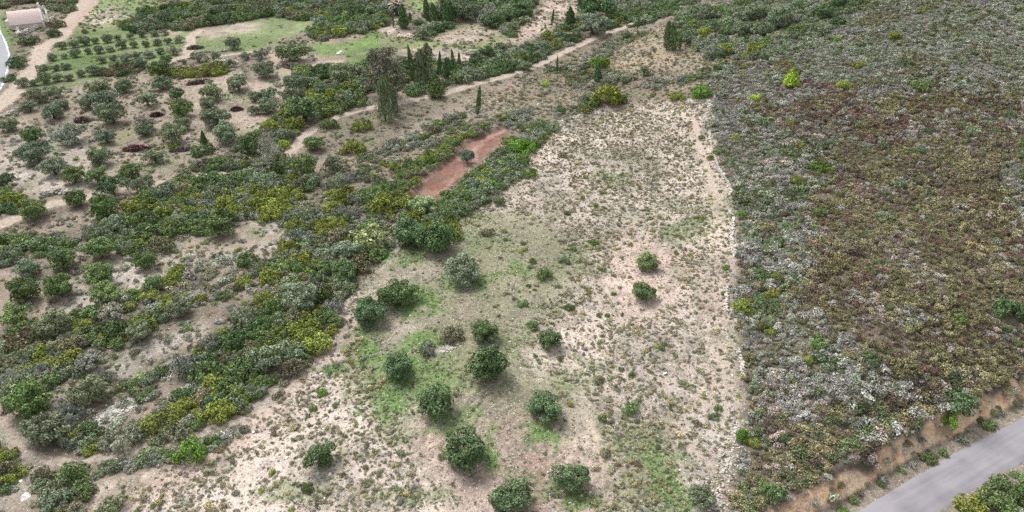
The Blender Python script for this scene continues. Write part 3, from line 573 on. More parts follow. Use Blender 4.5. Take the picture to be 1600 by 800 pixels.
def dead_tree(px, foot, hpx, label):
    g = np.random.default_rng(px); (x, y), = at(px, foot)[0]; z = float(H(x, y)); dep = float(proj(x, y, z)[2]); S = hpx*dep/FPX/math.cos(.4)
    e = link(bpy.data.objects.new('dead_tree', None)); e.location = (x, y, z); e.scale = (S, S, S)
    br = branches(px, 4, 1, .3, .03, .42); v, f = join(br); link(bpy.data.objects.new('trunk', raw_mesh('dead_trunk', v, f, flat('dead_wood', (.24, .215, .19), .3, 5), smooth=True)), e)
    n = 1000; q = g.uniform(0, 6.28, n); t = g.random(n)**.8; k = .27*np.sin(t*2.6+.4)*np.sqrt(g.random(n)); C = np.stack([np.cos(q)*k, np.sin(q)*k, .1+.9*t], 1)
    N = g.normal(size=(n, 3)); N = N*[1, 1, .4]; V, F, lf = cards(C, N, .045, g, asp=.08); c = link(bpy.data.objects.new('twigs', raw_mesh('twigs', V, F, M_LEAF, leaf=lf)), e); c.color = (.36, .33, .30, 1)
    tag(e, label, 'dead tree', 'leafless grey trees'); OCC.append((x, y, 1.8))
dead_tree(424, 262, 54, 'tall leafless grey tree at the bend of the dirt track')
dead_tree(386, 122, 26, 'small leafless grey tree above the stony edge of the upper orchard')
def palm():
    g = np.random.default_rng(3); (x, y), = at(620, 23)[0]; z = float(H(x, y)); e = link(bpy.data.objects.new('palm_tree', None)); e.location = (x, y, z)
    hgt = 2.3; link(bpy.data.objects.new('trunk', raw_mesh('palm_trunk', *tube([(0, 0, -.3), (0, 0, 1.5), (0, 0, hgt)], [.42, .34, .36], 9), M_BARK, smooth=True)), e)
    for nm, n, el0, colr in (('crown', 60, -.1, (.13, .15, .085, 1)), ('dry_fronds', 60, .7, (.34, .30, .24, 1))):
        V, F, lf = [], [], []; o = 0
        for i in range(n):
            q = g.uniform(0, 6.28); el_ = el0+g.normal()*.35; L = g.uniform(2., 2.9); p = np.array([0, 0, hgt]); d = np.array([math.cos(q)*math.cos(el_), math.sin(q)*math.cos(el_), math.sin(el_)]); s = np.array([-math.sin(q), math.cos(q), 0]); l = g.random()
            for k in range(7):
                wv = .32*math.sin((k+.6)/7.5*3.1); V += [p-s*wv-np.array([0, 0, .12]), p+np.array([0, 0, .0]), p+s*wv-np.array([0, 0, .12])]; lf += [l]*3
                if k: F += [[o-3, o-2, o+1, o], [o-2, o-1, o+2, o+1]]
                o += 3; p = p+d*L/7; d = d+np.array([0, 0, -.22]); d /= np.linalg.norm(d)
        c = link(bpy.data.objects.new(nm, raw_mesh('palm_'+nm, np.array(V), np.array(F), M_LEAF, leaf=lf)), e); c.color = colr
    tag(e, 'shaggy palm tree with a skirt of dry fronds, the only palm', 'palm tree'); OCC.append((x, y, 2.5))
palm()
# ------------------------------------------------------------------ scatter
def grid(x0, x1, y0, y1, s, g):
    X, Y = np.meshgrid(np.arange(x0, x1, s), np.arange(y0, y1, s)); X = X.ravel()+g.uniform(-.5, .5, X.size)*s; Y = Y.ravel()+g.uniform(-.5, .5, X.size)*s
    m = (np.abs(X) < .78*Y+34) & (Y > 24); return X[m], Y[m]
def trackclear(x, y, extra=0.):
    ok = np.ones(x.shape, bool)
    for Pt, hw, _c in TW: ok &= segd(x, y, Pt) > hw*.85+extra
    sdv = road_sd(x, y); ok &= np.abs(sdv) > RHW+.5+extra
    ok &= segd(x, y, (E+E2)/2) > 3.6
    return ok
def vis(x, y):
    u, v, d = proj(x, y, H(x, y)); return (u > -60) & (u < 1660) & (v > -40) & (v < 880)
BANDS = [ # outline, spacing, radius range, palette weights, gap level
 ([(-60,535),(60,515),(200,462),(330,400),(395,400),(405,440),(320,475),(250,505),(150,565),(60,625),(-60,655)], 2.0, (.8,1.9), dict(yg=4,mid=2.4,olv=2,gry=2.2,brn=1.2), -.14),
 ([(20,700),(90,640),(160,590),(200,600),(330,540),(400,480),(430,455),(520,425),(548,440),(535,500),(450,600),(385,650),(320,680),(240,700),(130,720),(60,720)], 2.0, (.8,2.0), dict(yg=2.4,mid=3,olv=2.6,gry=3.4,brn=3,old=1), -.26),
 ([(160,350),(240,300),(380,265),(440,250),(530,310),(640,320),(720,320),(700,370),(600,395),(548,440),(430,460),(390,410),(450,400),(440,350),(400,345),(300,370),(220,400),(150,390)], 2.1, (.9,2.1), dict(yg=3.4,mid=3.4,olv=2.4,gry=2.6,brn=1.8,old=1), -.24),
 ([(230,300),(330,250),(440,190),(455,215),(450,255),(380,268),(290,290)], 2.1, (.8,1.8), dict(gry=3,mid=2,olv=2,dead=1), -.25),
 ([(430,200),(440,120),(560,100),(720,100),(850,80),(860,95),(760,120),(680,140),(600,160),(540,175),(500,190),(460,220)], 2.5, (1.1,2.6), dict(old=3,mid=4,olv=4,yg=1), -.3),
 ([(190,45),(230,20),(310,0),(600,-20),(610,15),(500,35),(420,25),(300,45),(210,52)], 2.8, (1.3,2.8), dict(old=4,olv=4,mid=3,gry=2,yg=1,brn=1), -.08),
 ([(480,55),(500,25),(600,25),(605,40),(560,52),(500,64)], 2.6, (1.2,2.4), dict(olv=3,mid=3,yg=1,gry=1), -.4),
 ([(650,35),(700,0),(840,-20),(830,22),(800,60),(760,30),(700,42),(665,62)], 2.7, (1.2,2.8), dict(old=4,olv=4,mid=2,gry=2), -.1),
 ([(860,50),(900,35),(920,-20),(1045,-20),(1100,15),(1000,40),(950,45),(880,75),(800,105),(770,118),(720,122),(700,108),(760,100),(810,85)], 2.5, (1.0,2.4), dict(olv=4,mid=3,gry=2,yg=1.5,old=2), -.25),
 ([(1060,15),(1220,-30),(1400,-40),(1330,30),(1200,90),(1100,95),(1060,60)], 2.4, (1.0,2.2), dict(olv=4,mid=4,old=2,gry=2,yg=.8), -.15),
 ([(500,265),(620,220),(760,150),(990,45),(1180,90),(1180,150),(1060,148),(950,165),(850,195),(800,225),(790,190),(700,230),(640,300),(540,300)], 2.3, (.5,1.5), dict(gry=4,olv=2,mid=2.5,brn=2,yg=1), .12),
 ([(640,335),(700,300),(760,250),(800,215),(850,185),(872,200),(825,250),(780,300),(720,340),(700,345)], 1.8, (.8,1.7), dict(mid=4,bg=.4,yg=1,olv=2.5,gry=1.2), -.3),
 ([(545,300),(600,290),(650,250),(740,205),(770,190),(730,215),(650,300),(640,330)], 2.0, (.7,1.4), dict(yg=3,mid=3,bg=1,brn=1), -.2),
 ([(-60,-30),(130,-30),(105,24),(60,4),(20,8),(-60,40)], 2.6, (1.2,2.4), dict(old=3,olv=3,brn=2), -.4),
 ([(-60,690),(40,690),(45,715),(25,760),(-60,800)], 1.8, (.8,1.4), dict(yg=4,mid=3,brn=2), -.3),
 ([(60,740),(150,722),(130,770),(110,830),(60,830)], 1.7, (.8,1.5), dict(mid=3,olv=3,brn=2), -.4),
 ([(130,728),(260,705),(355,675),(400,650),(345,702),(260,722),(150,745)], 1.5, (.5,1.), dict(gry=4,olv=2,mid=1), -.4),
 ([(-60,300),(25,302),(25,335),(-60,350)], 1.9, (.9,1.6), dict(mid=3,old=2,yg=2), -.5),
 ([(-60,385),(60,368),(170,345),(200,370),(160,395),(60,400),(0,420),(-60,445)], 2.0, (.8,1.7), dict(yg=3,mid=4,old=1,olv=2,gry=1), .1),
 ([(1460,830),(1520,790),(1600,735),(1800,640),(1800,900),(1460,900)], 1.6, (.8,1.6), dict(bg=1,mid=3,yg=2,gry=2,brn=3), -.9),
 ([(1300,822),(1340,792),(1400,752),(1450,720),(1500,694),(1560,660),(1600,637),(1660,605),(1670,622),(1600,655),(1550,681),(1500,707),(1450,733),(1400,760),(1330,805)], 1.4, (.35,.8), dict(mid=3,brn=3,olv=2,gry=1), -.2),
 ([(480,110),(440,200),(430,110),(450,95)], 2.6, (1.1,2.0), dict(olv=3,mid=2), -.1),
 ([(130,118),(210,118),(230,104),(200,102),(150,116)], 1.6, (.8,1.5), dict(brn=3,red=2,old=1), -.5),
 ([(265,112),(345,102),(360,112),(330,120),(275,124)], 1.6, (.8,1.5), dict(yg=3,mid=2,red=1), -.5),
]
BW = [(P(b[0]), *b[1:]) for b in BANDS]
OPEN = P([(930,120),(960,80),(1010,55),(1040,60),(1075,66),(1100,80),(1070,100),(1010,112)]); SCL = P([(668,306),(735,262),(796,208)]); SCX, SCY = SCL[:, 0], SCL[:, 1]
g = np.random.default_rng(2024); ALL = []
occ = np.array(OCC)
def free(x, y, r, k=.8):
    ok = np.ones(x.shape, bool)
    for ox, oy, orr in occ: ok &= np.hypot(x-ox, y-oy) > orr*k+r*.45
    return ok
for Pz, s, rr, wts, gap in BW:
    X, Y = grid(Pz[:, 0].min(), Pz[:, 0].max(), Pz[:, 1].min(), Pz[:, 1].max(), s*.52, g)
    xs_, ys_ = X+2.2*fbm(X/3, Y/3, 25), Y+2.2*fbm(X/3, Y/3, 26); m = pip(X+.8*fbm(X/3, Y/3, 5), Y+.8*fbm(X/3, Y/3, 6), Pz) & ~pip(xs_, ys_, SCAR) & (segd(xs_, ys_, SCAR, True) > np.where(Y < np.interp(X, SCX, SCY), 1.4, .4)) & (fbm(X/7, Y/7, 333, 3) > gap) & trackclear(X, Y, .7 if s > 1.45 else .1) & vis(X, Y)
    X, Y = X[m], Y[m]; rad = rr[0]+(rr[1]-rr[0])*g.random(len(X))**2.6; rad *= .9; m = free(X, Y, rad) & ~pip(X, Y, OPEN); X, Y, rad = X[m], Y[m], rad[m]
    keys = list(wts); pr = np.array([wts[k] for k in keys], float)
    nz = [fbm(X/9+31*i, Y/9-17*i, 500+hash_i, 2) for i, hash_i in enumerate(range(len(keys)))]
    sc_ = np.stack([np.log(pr[i]/pr.sum())+2.6*nz[i] for i in range(len(keys))], 1)+g.gumbel(size=(len(X), len(keys)))*.8
    pick = sc_.argmax(1)
    for i in range(len(X)): ALL.append((X[i], Y[i], rad[i], keys[pick[i]]))
A = np.array([(a[0], a[1], a[2]) for a in ALL]); codes = [a[3] for a in ALL]
U, Vv, D = proj(A[:, 0], A[:, 1], H(A[:, 0], A[:, 1])); app = A[:, 2]/D*((U > -10) & (U < 1610) & (Vv > -5) & (Vv < 815))
per = {'mastic_shrub': 140, 'grey_shrub': 110, 'heather_shrub': 80}; REST = []
sh, sp = variants('shrub', 9), variants('spray', 6)
for i in np.argsort(-app):
    nm = NAMES.get(codes[i], 'mastic_shrub')
    if per[nm] > 0 and app[i] > 0:
        per[nm] -= 1; me = (sp if codes[i] in ('gry', 'dead') else sh); me = me[g.integers(len(me))]; wpx = 2*A[i, 2]/D[i]*FPX
        n0 = len(OCC); add_shrub(A[i, 0], A[i, 1], A[i, 2]*1.1, me, codes[i], g, 'small ' if wpx < 26 else ('large ' if wpx > 48 else ''), U[i], Vv[i], 'shrubs of the maquis bands')
    else: REST.append(i)
# ------------------------------------------------------------------ one mass of small plants or stones: templates + scatter points in one mesh, copied onto the points by geometry nodes
def mass_nodes(rand_tilt=0.):
    ng = bpy.data.node_groups.new('scatter_on_points', 'GeometryNodeTree'); I = ng.interface
    I.new_socket('Geometry', in_out='INPUT', socket_type='NodeSocketGeometry'); I.new_socket('Geometry', in_out='OUTPUT', socket_type='NodeSocketGeometry')
    N = ng.nodes; L = ng.links; gi = N.new('NodeGroupInput'); go = N.new('NodeGroupOutput')
    def attr(nm, ty='INT'):
        a = N.new('GeometryNodeInputNamedAttribute'); a.data_type = ty; a.inputs['Name'].default_value = nm; return a.outputs['Attribute']
    cmp_ = N.new('FunctionNodeCompare'); cmp_.data_type = 'INT'; cmp_.operation = 'GREATER_EQUAL'; L.new(attr('tid'), cmp_.inputs[2]); cmp_.inputs[3].default_value = 0
    sg = N.new('GeometryNodeSeparateGeometry'); sg.domain = 'POINT'; L.new(gi.outputs[0], sg.inputs[0]); L.new(cmp_.outputs[0], sg.inputs[1])
    sp_ = N.new('GeometryNodeSplitToInstances'); sp_.domain = 'POINT'; L.new(sg.outputs[0], sp_.inputs[0]); L.new(attr('tid'), sp_.inputs['Group ID'])
    ip = N.new('GeometryNodeInstanceOnPoints'); L.new(sg.outputs[1], ip.inputs['Points']); L.new(sp_.outputs[0], ip.inputs['Instance']); ip.inputs['Pick Instance'].default_value = True
    L.new(attr('pid'), ip.inputs['Instance Index']); L.new(attr('prot', 'FLOAT_VECTOR'), ip.inputs['Rotation']); L.new(attr('pscl', 'FLOAT_VECTOR'), ip.inputs['Scale'])
    L.new(ip.outputs[0], go.inputs[0]); return ng
NG = mass_nodes()
def mass(name, temps, xyz, scl, rot, colr, m, label, cat, smooth=False):
    """temps: list of (V,F,leaf)"""
    n = len(xyz); gg = np.random.default_rng(len(name)); V, F, lf, tid, o = [], [], [], [], 0
    for i, (v, f, l) in enumerate(temps):
        V.append(v); F.append(f+o); lf.append(l); tid.append(np.full(len(v), i)); o += len(v)
    V.append(xyz); lf.append(np.zeros(n)); tid.append(np.full(n, -1)); V = np.concatenate(V)
    me = raw_mesh(name, V, np.concatenate(F), m, leaf=np.concatenate(lf), smooth=smooth); nt_ = o
    def pad(a, dims):
        z = np.zeros((len(V), dims)); z[nt_:] = np.asarray(a).reshape(n, dims); return z
    a = me.attributes.new('tid', 'INT', 'POINT'); a.data.foreach_set('value', np.concatenate(tid).astype(np.int32))
    a = me.attributes.new('pid', 'INT', 'POINT'); a.data.foreach_set('value', pad(gg.integers(0, len(temps), n), 1).astype(np.int32).ravel())
    a = me.attributes.new('prot', 'FLOAT_VECTOR', 'POINT'); a.data.foreach_set('vector', pad(rot, 3).astype(np.float32).ravel())
    a = me.attributes.new('pscl', 'FLOAT_VECTOR', 'POINT'); a.data.foreach_set('vector', pad(scl, 3).astype(np.float32).ravel())
    a = me.attributes.new('pcol', 'FLOAT_VECTOR', 'POINT'); a.data.foreach_set('vector', pad(colr, 3).astype(np.float32).ravel())
    ob = link(bpy.data.objects.new(name, me)); md = ob.modifiers.new('scatter', 'NODES'); md.node_group = NG
    tag(ob, label, cat, kind='stuff'); return ob
T_CUSH = [crown_mesh('c', 900+i, 'cushion') for i in range(9)]; T_WISP = [crown_mesh('w', 950+i, 'wisp') for i in range(6)]
T_SHR = [crown_mesh('s', 980+i, 'shrub') for i in range(5)]
def plants(name, temps, x, y, r, c, label, cat, hz=(.8, 1.3), sink=.06):
    n = len(x); gg = np.random.default_rng(n); z = H(x, y)-sink*r
    s = np.stack([r*gg.uniform(.85, 1.2, n), r*gg.uniform(.85, 1.2, n), r*gg.uniform(*hz, n)], 1)
    c = np.clip(c*(1+.16*gg.normal(size=(n, 1)))*(1+.022*gg.normal(size=(n, 3))), .01, .9)
    return mass(name, temps, np.stack([x, y, z], 1), s, np.stack([0*x, 0*x, gg.uniform(0, 6.28, n)], 1), c, M_SCRUB, label, cat)
PC = {k: np.array(v[0]) for k, v in PAL.items()}
PC.update(hol=np.array([.195, .18, .095]), hol2=np.array([.25, .228, .13]), hgry=np.array([.29, .285, .255]), hgry2=np.array([.26, .285, .215]), hred=np.array([.175, .115, .09]), hpnk=np.array([.34, .285, .25]), hbrn=np.array([.155, .125, .09]), hdk=np.array([.10, .125, .062]), tan=np.array([.32, .295, .19]), straw=np.array([.34, .30, .15]), tuft=np.array([.24, .235, .16]), hgrn=np.array([.15, .19, .09]))
def choose(x, y, wts, scale, k0, amp=4., noise=.8):
    gg = np.random.default_rng(k0); keys = list(wts); pr = np.array([wts[k] for k in keys], float)
    s_ = np.stack([np.log(pr[i]/pr.sum())+amp*fbm(x/scale+31*i, y/scale-17*i, k0+i, 3) for i in range(len(keys))], 1)+gg.gumbel(size=(len(x), len(keys)))*noise
    return np.stack([PC[k] for k in keys])[s_.argmax(1)]
if REST:
    i = np.array(REST); plants('shrubbery', T_SHR, A[i, 0], A[i, 1], A[i, 2]*1.1, np.stack([PC[codes[j]] for j in i]), 'mixed evergreen shrubbery filling the bands between orchards and tracks', 'shrubbery', (.95, 1.3))
occ = np.array(OCC)
# right hillside: closed cover of small cushions
HILL = P([(1105,120),(1118,170),(1108,205),(1128,250),(1150,320),(1156,420),(1150,500),(1172,560),(1172,640),(1150,720),(1140,830),(1160,900),(1290,850),(1340,800),(1400,745),(1500,690),(1600,625),(1800,520),(1900,300),(1800,-120),(1300,-120),(1330,-10),(1200,90)])
SUB = [ # patches of different cover on the hill
 ([(1105,120),(1330,-30),(1700,-60),(1700,190),(1500,180),(1350,160),(1250,140)], dict(hgry2=6,hgry=4,hol=2.6,hdk=1,hpnk=.4,hgrn=1)),
 ([(1120,160),(1250,130),(1700,170),(1700,260),(1450,240),(1300,220),(1150,240)], dict(hred=2.4,hbrn=2,hgry=4,hol=3,hpnk=1,hgrn=.6)),
 ([(1100,150),(1300,230),(1260,360),(1250,440),(1180,560),(1150,320),(1110,210)], dict(hgry=6,hgry2=3,hol=1.5,hdk=3,hpnk=.8,hbrn=1,hgrn=3)),
 ([(1280,240),(1700,200),(1700,560),(1560,600),(1400,600),(1290,560),(1262,440),(1270,340)], dict(hol=5,hol2=4,hbrn=4,hgry=1.5,hred=2,hpnk=1,hgrn=1)),
 ([(1550,262),(1590,255),(1612,330),(1575,350)], dict(hgry=3,hgry2=4,hol=3)),
 ([(1150,520),(1280,470),(1400,600),(1340,680),(1200,700),(1160,800),(1150,640)], dict(hgry=7,hgry2=3,hol=2,hpnk=1,hbrn=1,hdk=1)),
 ([(1330,640),(1600,560),(1700,540),(1560,640),(1420,690),(1300,780),(1160,860),(1180,700)], dict(hol=4,hol2=2,hdk=2.5,hgry=3,hbrn=2,hpnk=1.4,hgrn=2)),
]
g = np.random.default_rng(77)
def hill_cover():
    X, Y = grid(HILL[:, 0].min(), min(HILL[:, 0].max(), 190), 26, 250, .53, g)
    m = pip(X+1.0*fbm(X/2, Y/2, 1), Y+1.0*fbm(X/2, Y/2, 2), HILL) & vis(X, Y); X, Y = X[m], Y[m]
    m = trackclear(X, Y, .25) & (np.abs(road_sd(X, Y)) > RHW+2.8+1.2*fbm(X/2.5, Y/2.5, 9)); X, Y = X[m], Y[m]; m = free(X, Y, .4, .7); X, Y = X[m], Y[m]
    m = (fbm(X/3.2, Y/3.2, 444, 4) < .62); X, Y = X[m], Y[m]
    c = np.tile(PC['hgry'], (len(X), 1))
    base = choose(X, Y, dict(hgry=5, hol=3, hgry2=3, hbrn=1), 6, 600); c[:] = base
    for i, (pz, wts) in enumerate(SUB):
        Pz = P(pz); wx = X+4*fbm(X/6, Y/6, 15); wy = Y+5*fbm(X/6, Y/6, 16); m = pip(wx, wy, Pz)
        if m.any(): c[m] = choose(X[m], Y[m], wts, 4.5, 700+20*i, 3.0, .7)
    r = (.31+.50*g.random(len(X))**1.5)*(1+.55*fbm(X/7, Y/7, 860, 3)); big = g.random(len(X)) < .010*(1+3*fbm(X/9, Y/9, 870, 3)); r[big] = .6+.6*g.random(big.sum())**1.5
    c[big] = choose(X[big], Y[big], dict(mid=2, old=2, yg=.8, olv=3, brn=3, hol=4), 5, 880, 2, 1)
    gap = sm((fbm(X/2.4, Y/4.5, 890, 4)-.5)*6); k = (g.random(len(X)) > gap*.8) | big; X, Y, r, c, big = X[k], Y[k], r[k], c[k], big[k]
    plants('hillside_bushes', T_SHR, X[big], Y[big], r[big], c[big], 'scattered larger evergreen bushes rising out of the hillside scrub', 'scrub', (.9, 1.3)); X, Y, r, c = X[~big], Y[~big], r[~big], c[~big]
    plants('hillside_scrub', T_CUSH+T_WISP, X, Y, r, c, 'dense low scrub cushions covering the hillside beside the paved road', 'scrub', (.8, 1.35)); print('hill', len(X))
hill_cover()
# undergrowth of the bands and slopes, sparse elsewhere
def undergrowth():
    X, Y = grid(-150, 120, 26, 235, .78, g); m = vis(X, Y); X, Y = X[m], Y[m]
    pr = np.full(len(X), .34); fld = pip(X, Y, FIELD); hil = pip(X, Y, HILL)
    for Pz, *_r in BW: pr[pip(X, Y, Pz)] = 1.0
    sl = P([(500,265),(620,220),(760,150),(990,45),(1180,90),(1180,150),(1060,148),(950,165),(850,195),(800,225),(700,230),(640,300),(540,300)]); pr[pip(X, Y, sl)] = 1.2
    for q in ([(30,400),(400,380),(420,470),(330,560),(120,620),(0,560)], [(0,330),(170,305),(170,350),(0,400)], [(395,350),(452,345),(450,385),(415,395)], [(400,470),(300,540),(140,600),(60,640),(60,560),(300,480)]): pr[pip(X, Y, P(q))] = np.maximum(pr[pip(X, Y, P(q))], .72)
    green = np.zeros(len(X), bool)
    for zi in (4, 5, 6, 11, 13): green |= pip(X, Y, ZW[zi][0])
    pr[green] = .03; pr[pip(X, Y, SCAR)] = .0; sdv = road_sd(X, Y); pr[(np.abs(sdv) < RHW+2.2)] = .8; pr[(sdv > RHW+2.2) & (sdv < RHW+4.5)] = .25
    m = (g.random(len(X)) < pr*(1+1.4*fbm(X/4, Y/4, 222, 3))) & ~fld & (~hil | (np.abs(road_sd(X, Y)) < RHW+3.6)) & trackclear(X, Y, .25); X, Y = X[m], Y[m]; m = free(X, Y, .3, .75); X, Y = X[m], Y[m]
    inb = np.zeros(len(X), bool)
    for Pz, *_r in BW: inb |= pip(X, Y, Pz)
    r = (.2+.48*g.random(len(X))**1.8)*np.where(inb, 1.5, 1); c = choose(X, Y, dict(gry=6, hgry=3, tuft=4, mid=2.5, yg=.8, hpnk=.6, brn=2, tan=1.5, olv=2), 7, 800, 3)
    ms = pip(X, Y, sl) & ~pip(X, Y, BW[11][0]); r[ms] *= .62; c[ms] = choose(X[ms], Y[ms], dict(tan=5, tuft=6, hol2=3, gry=3, hpnk=1, hgrn=1.5), 6, 820, 2.5)
    plants('undergrowth', T_CUSH+T_WISP, X, Y, r, c, 'low grey and green undergrowth between the shrubs and terraces', 'undergrowth', (.6, 1.2)); print('under', len(X))
undergrowth()
def field_tufts():
    X, Y = grid(-50, 60, 26, 170, .36, g); m = pip(X+.8*fbm(X/2, Y/2, 1), Y, FIELD) & vis(X, Y) & ~pip(X, Y, HILL); X, Y = X[m], Y[m]
    pr = np.full(len(X), .66); 
    pr[pip(X, Y, P([(640,392),(700,372),(760,330),(840,340),(890,400),(890,450),(840,480),(815,560),(900,600),(935,640),(960,780),(900,840),(680,840),(640,700),(590,600),(560,530),(560,470),(600,410)]))] = .06
    pr[pip(X, Y, P([(1075,200),(1100,200),(1130,300),(1135,420),(1120,500),(1150,600),(1120,700),(1090,690),(1080,600),(1105,560),(1090,470),(1110,380),(1095,280)]))] = .3
    pr[pip(X, Y, P([(960,400),(985,375),(1040,380),(1060,470),(1010,500),(960,485),(940,440)]))] = .07
    pr[pip(X, Y, P([(140,792),(430,625),(545,508),(560,520),(470,610),(300,740)]))] = .3
    pr = pr*(1+1.1*fbm(X/5, Y/5, 321, 3)+1.2*fbm(X/1.4, Y/1.4, 322, 3)); m = (g.random(len(X)) < pr) & trackclear(X, Y, 0); X, Y = X[m], Y[m]; m = free(X, Y, .2, .9); X, Y = X[m], Y[m]
    r = .09+.27*g.random(len(X))**2; c = choose(X, Y, dict(tuft=6, tan=5, straw=2, hgry=2.6, hbrn=1.5, hgrn=2.5, hol2=3), 5, 900, 2.2, 1)
    plants('dwarf_shrubs', T_CUSH+T_WISP, X, Y, r, c, 'scattered thyme and burnet tufts over the stony field', 'tufts', (.7, 1.25)); print('tufts', len(X))
    X, Y = grid(-50, 60, 26, 170, 2.1, g); m = pip(X, Y, FIELD) & vis(X, Y) & (g.random(len(X)) < .45*(1+1.6*fbm(X/7, Y/7, 17, 3))) & ~pip(X, Y, P([(640,440),(820,400),(850,480),(800,560),(900,640),(900,840),(680,840),(600,600),(560,470)])); X, Y = X[m], Y[m]; m = free(X, Y, .2, .9); X, Y = X[m], Y[m]
    c = choose(X, Y, dict(straw=4, tan=3, yg=2, hgrn=2), 5, 950, 1.5, 1.2)
    plants('straw_tufts', T_CUSH, X, Y, .26+.26*g.random(len(X)), c, 'larger straw yellow cushions dotted over the stony field', 'tufts', (.7, 1.1))
field_tufts()
def grass():
    for nm, gl, lab in (('grass', GW, 'short fresh green grass under and around the olives'),):
        X, Y = grid(-60, 60, 26, 160, .30, g); keep = np.zeros(len(X)); cc = np.zeros((len(X), 3))
        for (gx, gy), a, b, c_, s_ in gl:
            q = 1-np.hypot((X-gx)/(a*1.25), (Y-gy)/(b*1.25)); p_ = sm(q*1.9-.05+1.3*fbm(X/1.6, Y/1.6, 71, 4))*sm(q*2+.7)*s_; up_ = p_ > keep; keep[up_] = p_[up_]; cc[up_] = c_
        m = (g.random(len(X)) < keep*.75) & vis(X, Y); X, Y, cc = X[m], Y[m], cc[m]
        plants(nm, T_WISP, X, Y, .10+.10*g.random(len(X)), cc*1.15, lab, 'grass', (.5, .9)); print('grass', len(X))
grass()
def dry_grass():
    X, Y = grid(-110, 60, 26, 175, .36, g); m = vis(X, Y) & ~pip(X, Y, HILL); X, Y = X[m], Y[m]; f = pip(X, Y, FIELD)
    pr = np.where(f, .75, .34)*(1+1.3*fbm(X/3, Y/3, 411, 4)); m = (g.random(len(X)) < pr) & trackclear(X, Y, 0) & ~pip(X, Y, SCAR); X, Y = X[m], Y[m]
    plants('dry_grass', T_WISP, X, Y, .07+.12*g.random(len(X))**1.5, choose(X, Y, dict(tan=4, tuft=3, pg=5, hgry=2), 4, 420, 2, 1), 'thin dry grass and herb stubble over the field and orchard floors', 'dry grass', (.4, .9)); print('dry', len(X))
PC['pg'] = np.array([.48, .45, .37])
dry_grass()
def stone_templates(n, seed):
    import bmesh
    gg = np.random.default_rng(seed); out = []
    for i in range(n):
        bm = bmesh.new(); bmesh.ops.create_icosphere(bm, subdivisions=2, radius=1)
        V = np.array([v.co[:] for v in bm.verts]); F = np.array([[v.index for v in f.verts] for f in bm.faces]); bm.free()
        for _ in range(9):
            d = gg.normal(size=3); d /= np.linalg.norm(d); k = gg.uniform(.45, .8); ex = np.maximum(V@d-k, 0); V = V-ex[:, None]*d
        V = V*gg.uniform(.7, 1.25, 3)*np.array([1, 1, .75])+.03*gg.normal(size=V.shape); out.append((V, F, np.full(len(V), gg.random())))
    return out
T_STONE = stone_templates(8, 4)
def stone_mat():
    m, t, b = mat('field_stone', .9, .2); a = t.nodes.new('ShaderNodeAttribute'); a.attribute_type = 'INSTANCER'; a.attribute_name = 'pcol'; t.links.new(a.outputs['Color'], b.inputs['Base Color']); return m
M_FS = stone_mat()
def stones():
    X, Y = grid(-60, 60, 26, 170, .42, g); m = vis(X, Y); X, Y = X[m], Y[m]; _c, st = paint(X, Y); fld = pip(X, Y, FIELD)
    m = (g.random(len(X)) < np.clip(st*.36*(1+1.8*fbm(X/2.5, Y/2.5, 444, 3)), 0, 1)*np.where(fld, 1, .7)) & ~pip(X, Y, HILL) & (np.abs(road_sd(X, Y)) > RHW+1); X, Y, st = X[m], Y[m], st[m]
    n = len(X); r = .04+.09*g.random(n)**3; k = g.random(n) < .012; r[k] *= 2.2
    c = np.array([.48, .455, .425])*(1+.25*g.normal(size=(n, 1))); c[k] = .62
    s = np.stack([r, r*g.uniform(.6, 1, n), r*.7], 1)
    mass('loose_stones', T_STONE, np.stack([X, Y, H(X, Y)+r*.15], 1), s, np.stack([g.normal(size=n)*.3, g.normal(size=n)*.3, g.uniform(0, 6.28, n)], 1), np.clip(c, .1, .8), M_FS, 'small pale limestone pieces strewn over the bare soil', 'stones'); print('stones', n)
stones()
# ------------------------------------------------------------------ dry stone wall along the edge of the field
def stone_run(name, line, halfw, n, r, hgt, label, cat, m, gaps=0., seed=1, k=1.):
    gg = np.random.default_rng(seed); Q = P(line); s = np.r_[0, np.cumsum(np.hypot(*np.diff(Q, axis=0).T))]; V, F, o = [], [], 0
    for _ in range(n):
        t = gg.random()*s[-1]
        if vnoise(np.array([t/3.+seed]), np.array([.5]), seed)[0]+.5 < gaps: continue
        x, y = np.interp(t, s, Q[:, 0]), np.interp(t, s, Q[:, 1]); q = gg.normal()*halfw*.5; x += q+.5*fbm(np.array([t/4]), np.array([2.]), seed)[0]; y += gg.normal()*halfw*.5
        rr = r*gg.uniform(.5, 1.5); lev = max(0, gg.random()*hgt*(1-abs(q)/halfw)); v, f, _l = T_STONE[gg.integers(8)]; a = gg.uniform(0, 6.28)
        v = v*rr; v = np.stack([v[:, 0]*math.cos(a)-v[:, 1]*math.sin(a)+x, v[:, 0]*math.sin(a)+v[:, 1]*math.cos(a)+y, v[:, 2]+lev+float(H(x, y))+rr*.2], 1)
        V.append(v); F.append(f+o); o += len(v)
    V = np.concatenate(V); c = V.mean(0); ob = link(bpy.data.objects.new(name, raw_mesh(name, V-c, np.concatenate(F), m))); ob.location = c
    if label: tag(ob, label, cat)
    return ob
stone_run('drystone_wall', [(1100,190),(1104,206),(1114,236),(1124,262),(1136,285),(1141,310),(1143,345),(1147,372),(1144,400),(1138,430),(1133,470),(1138,500),(1146,530),(1156,560),(1160,590),(1156,625),(1150,655)], .2, 2000, .12, .35, 'low tumbled drystone wall of pale limestone between field and scrub hillside', 'stone wall', M_STONE, .40, 3)
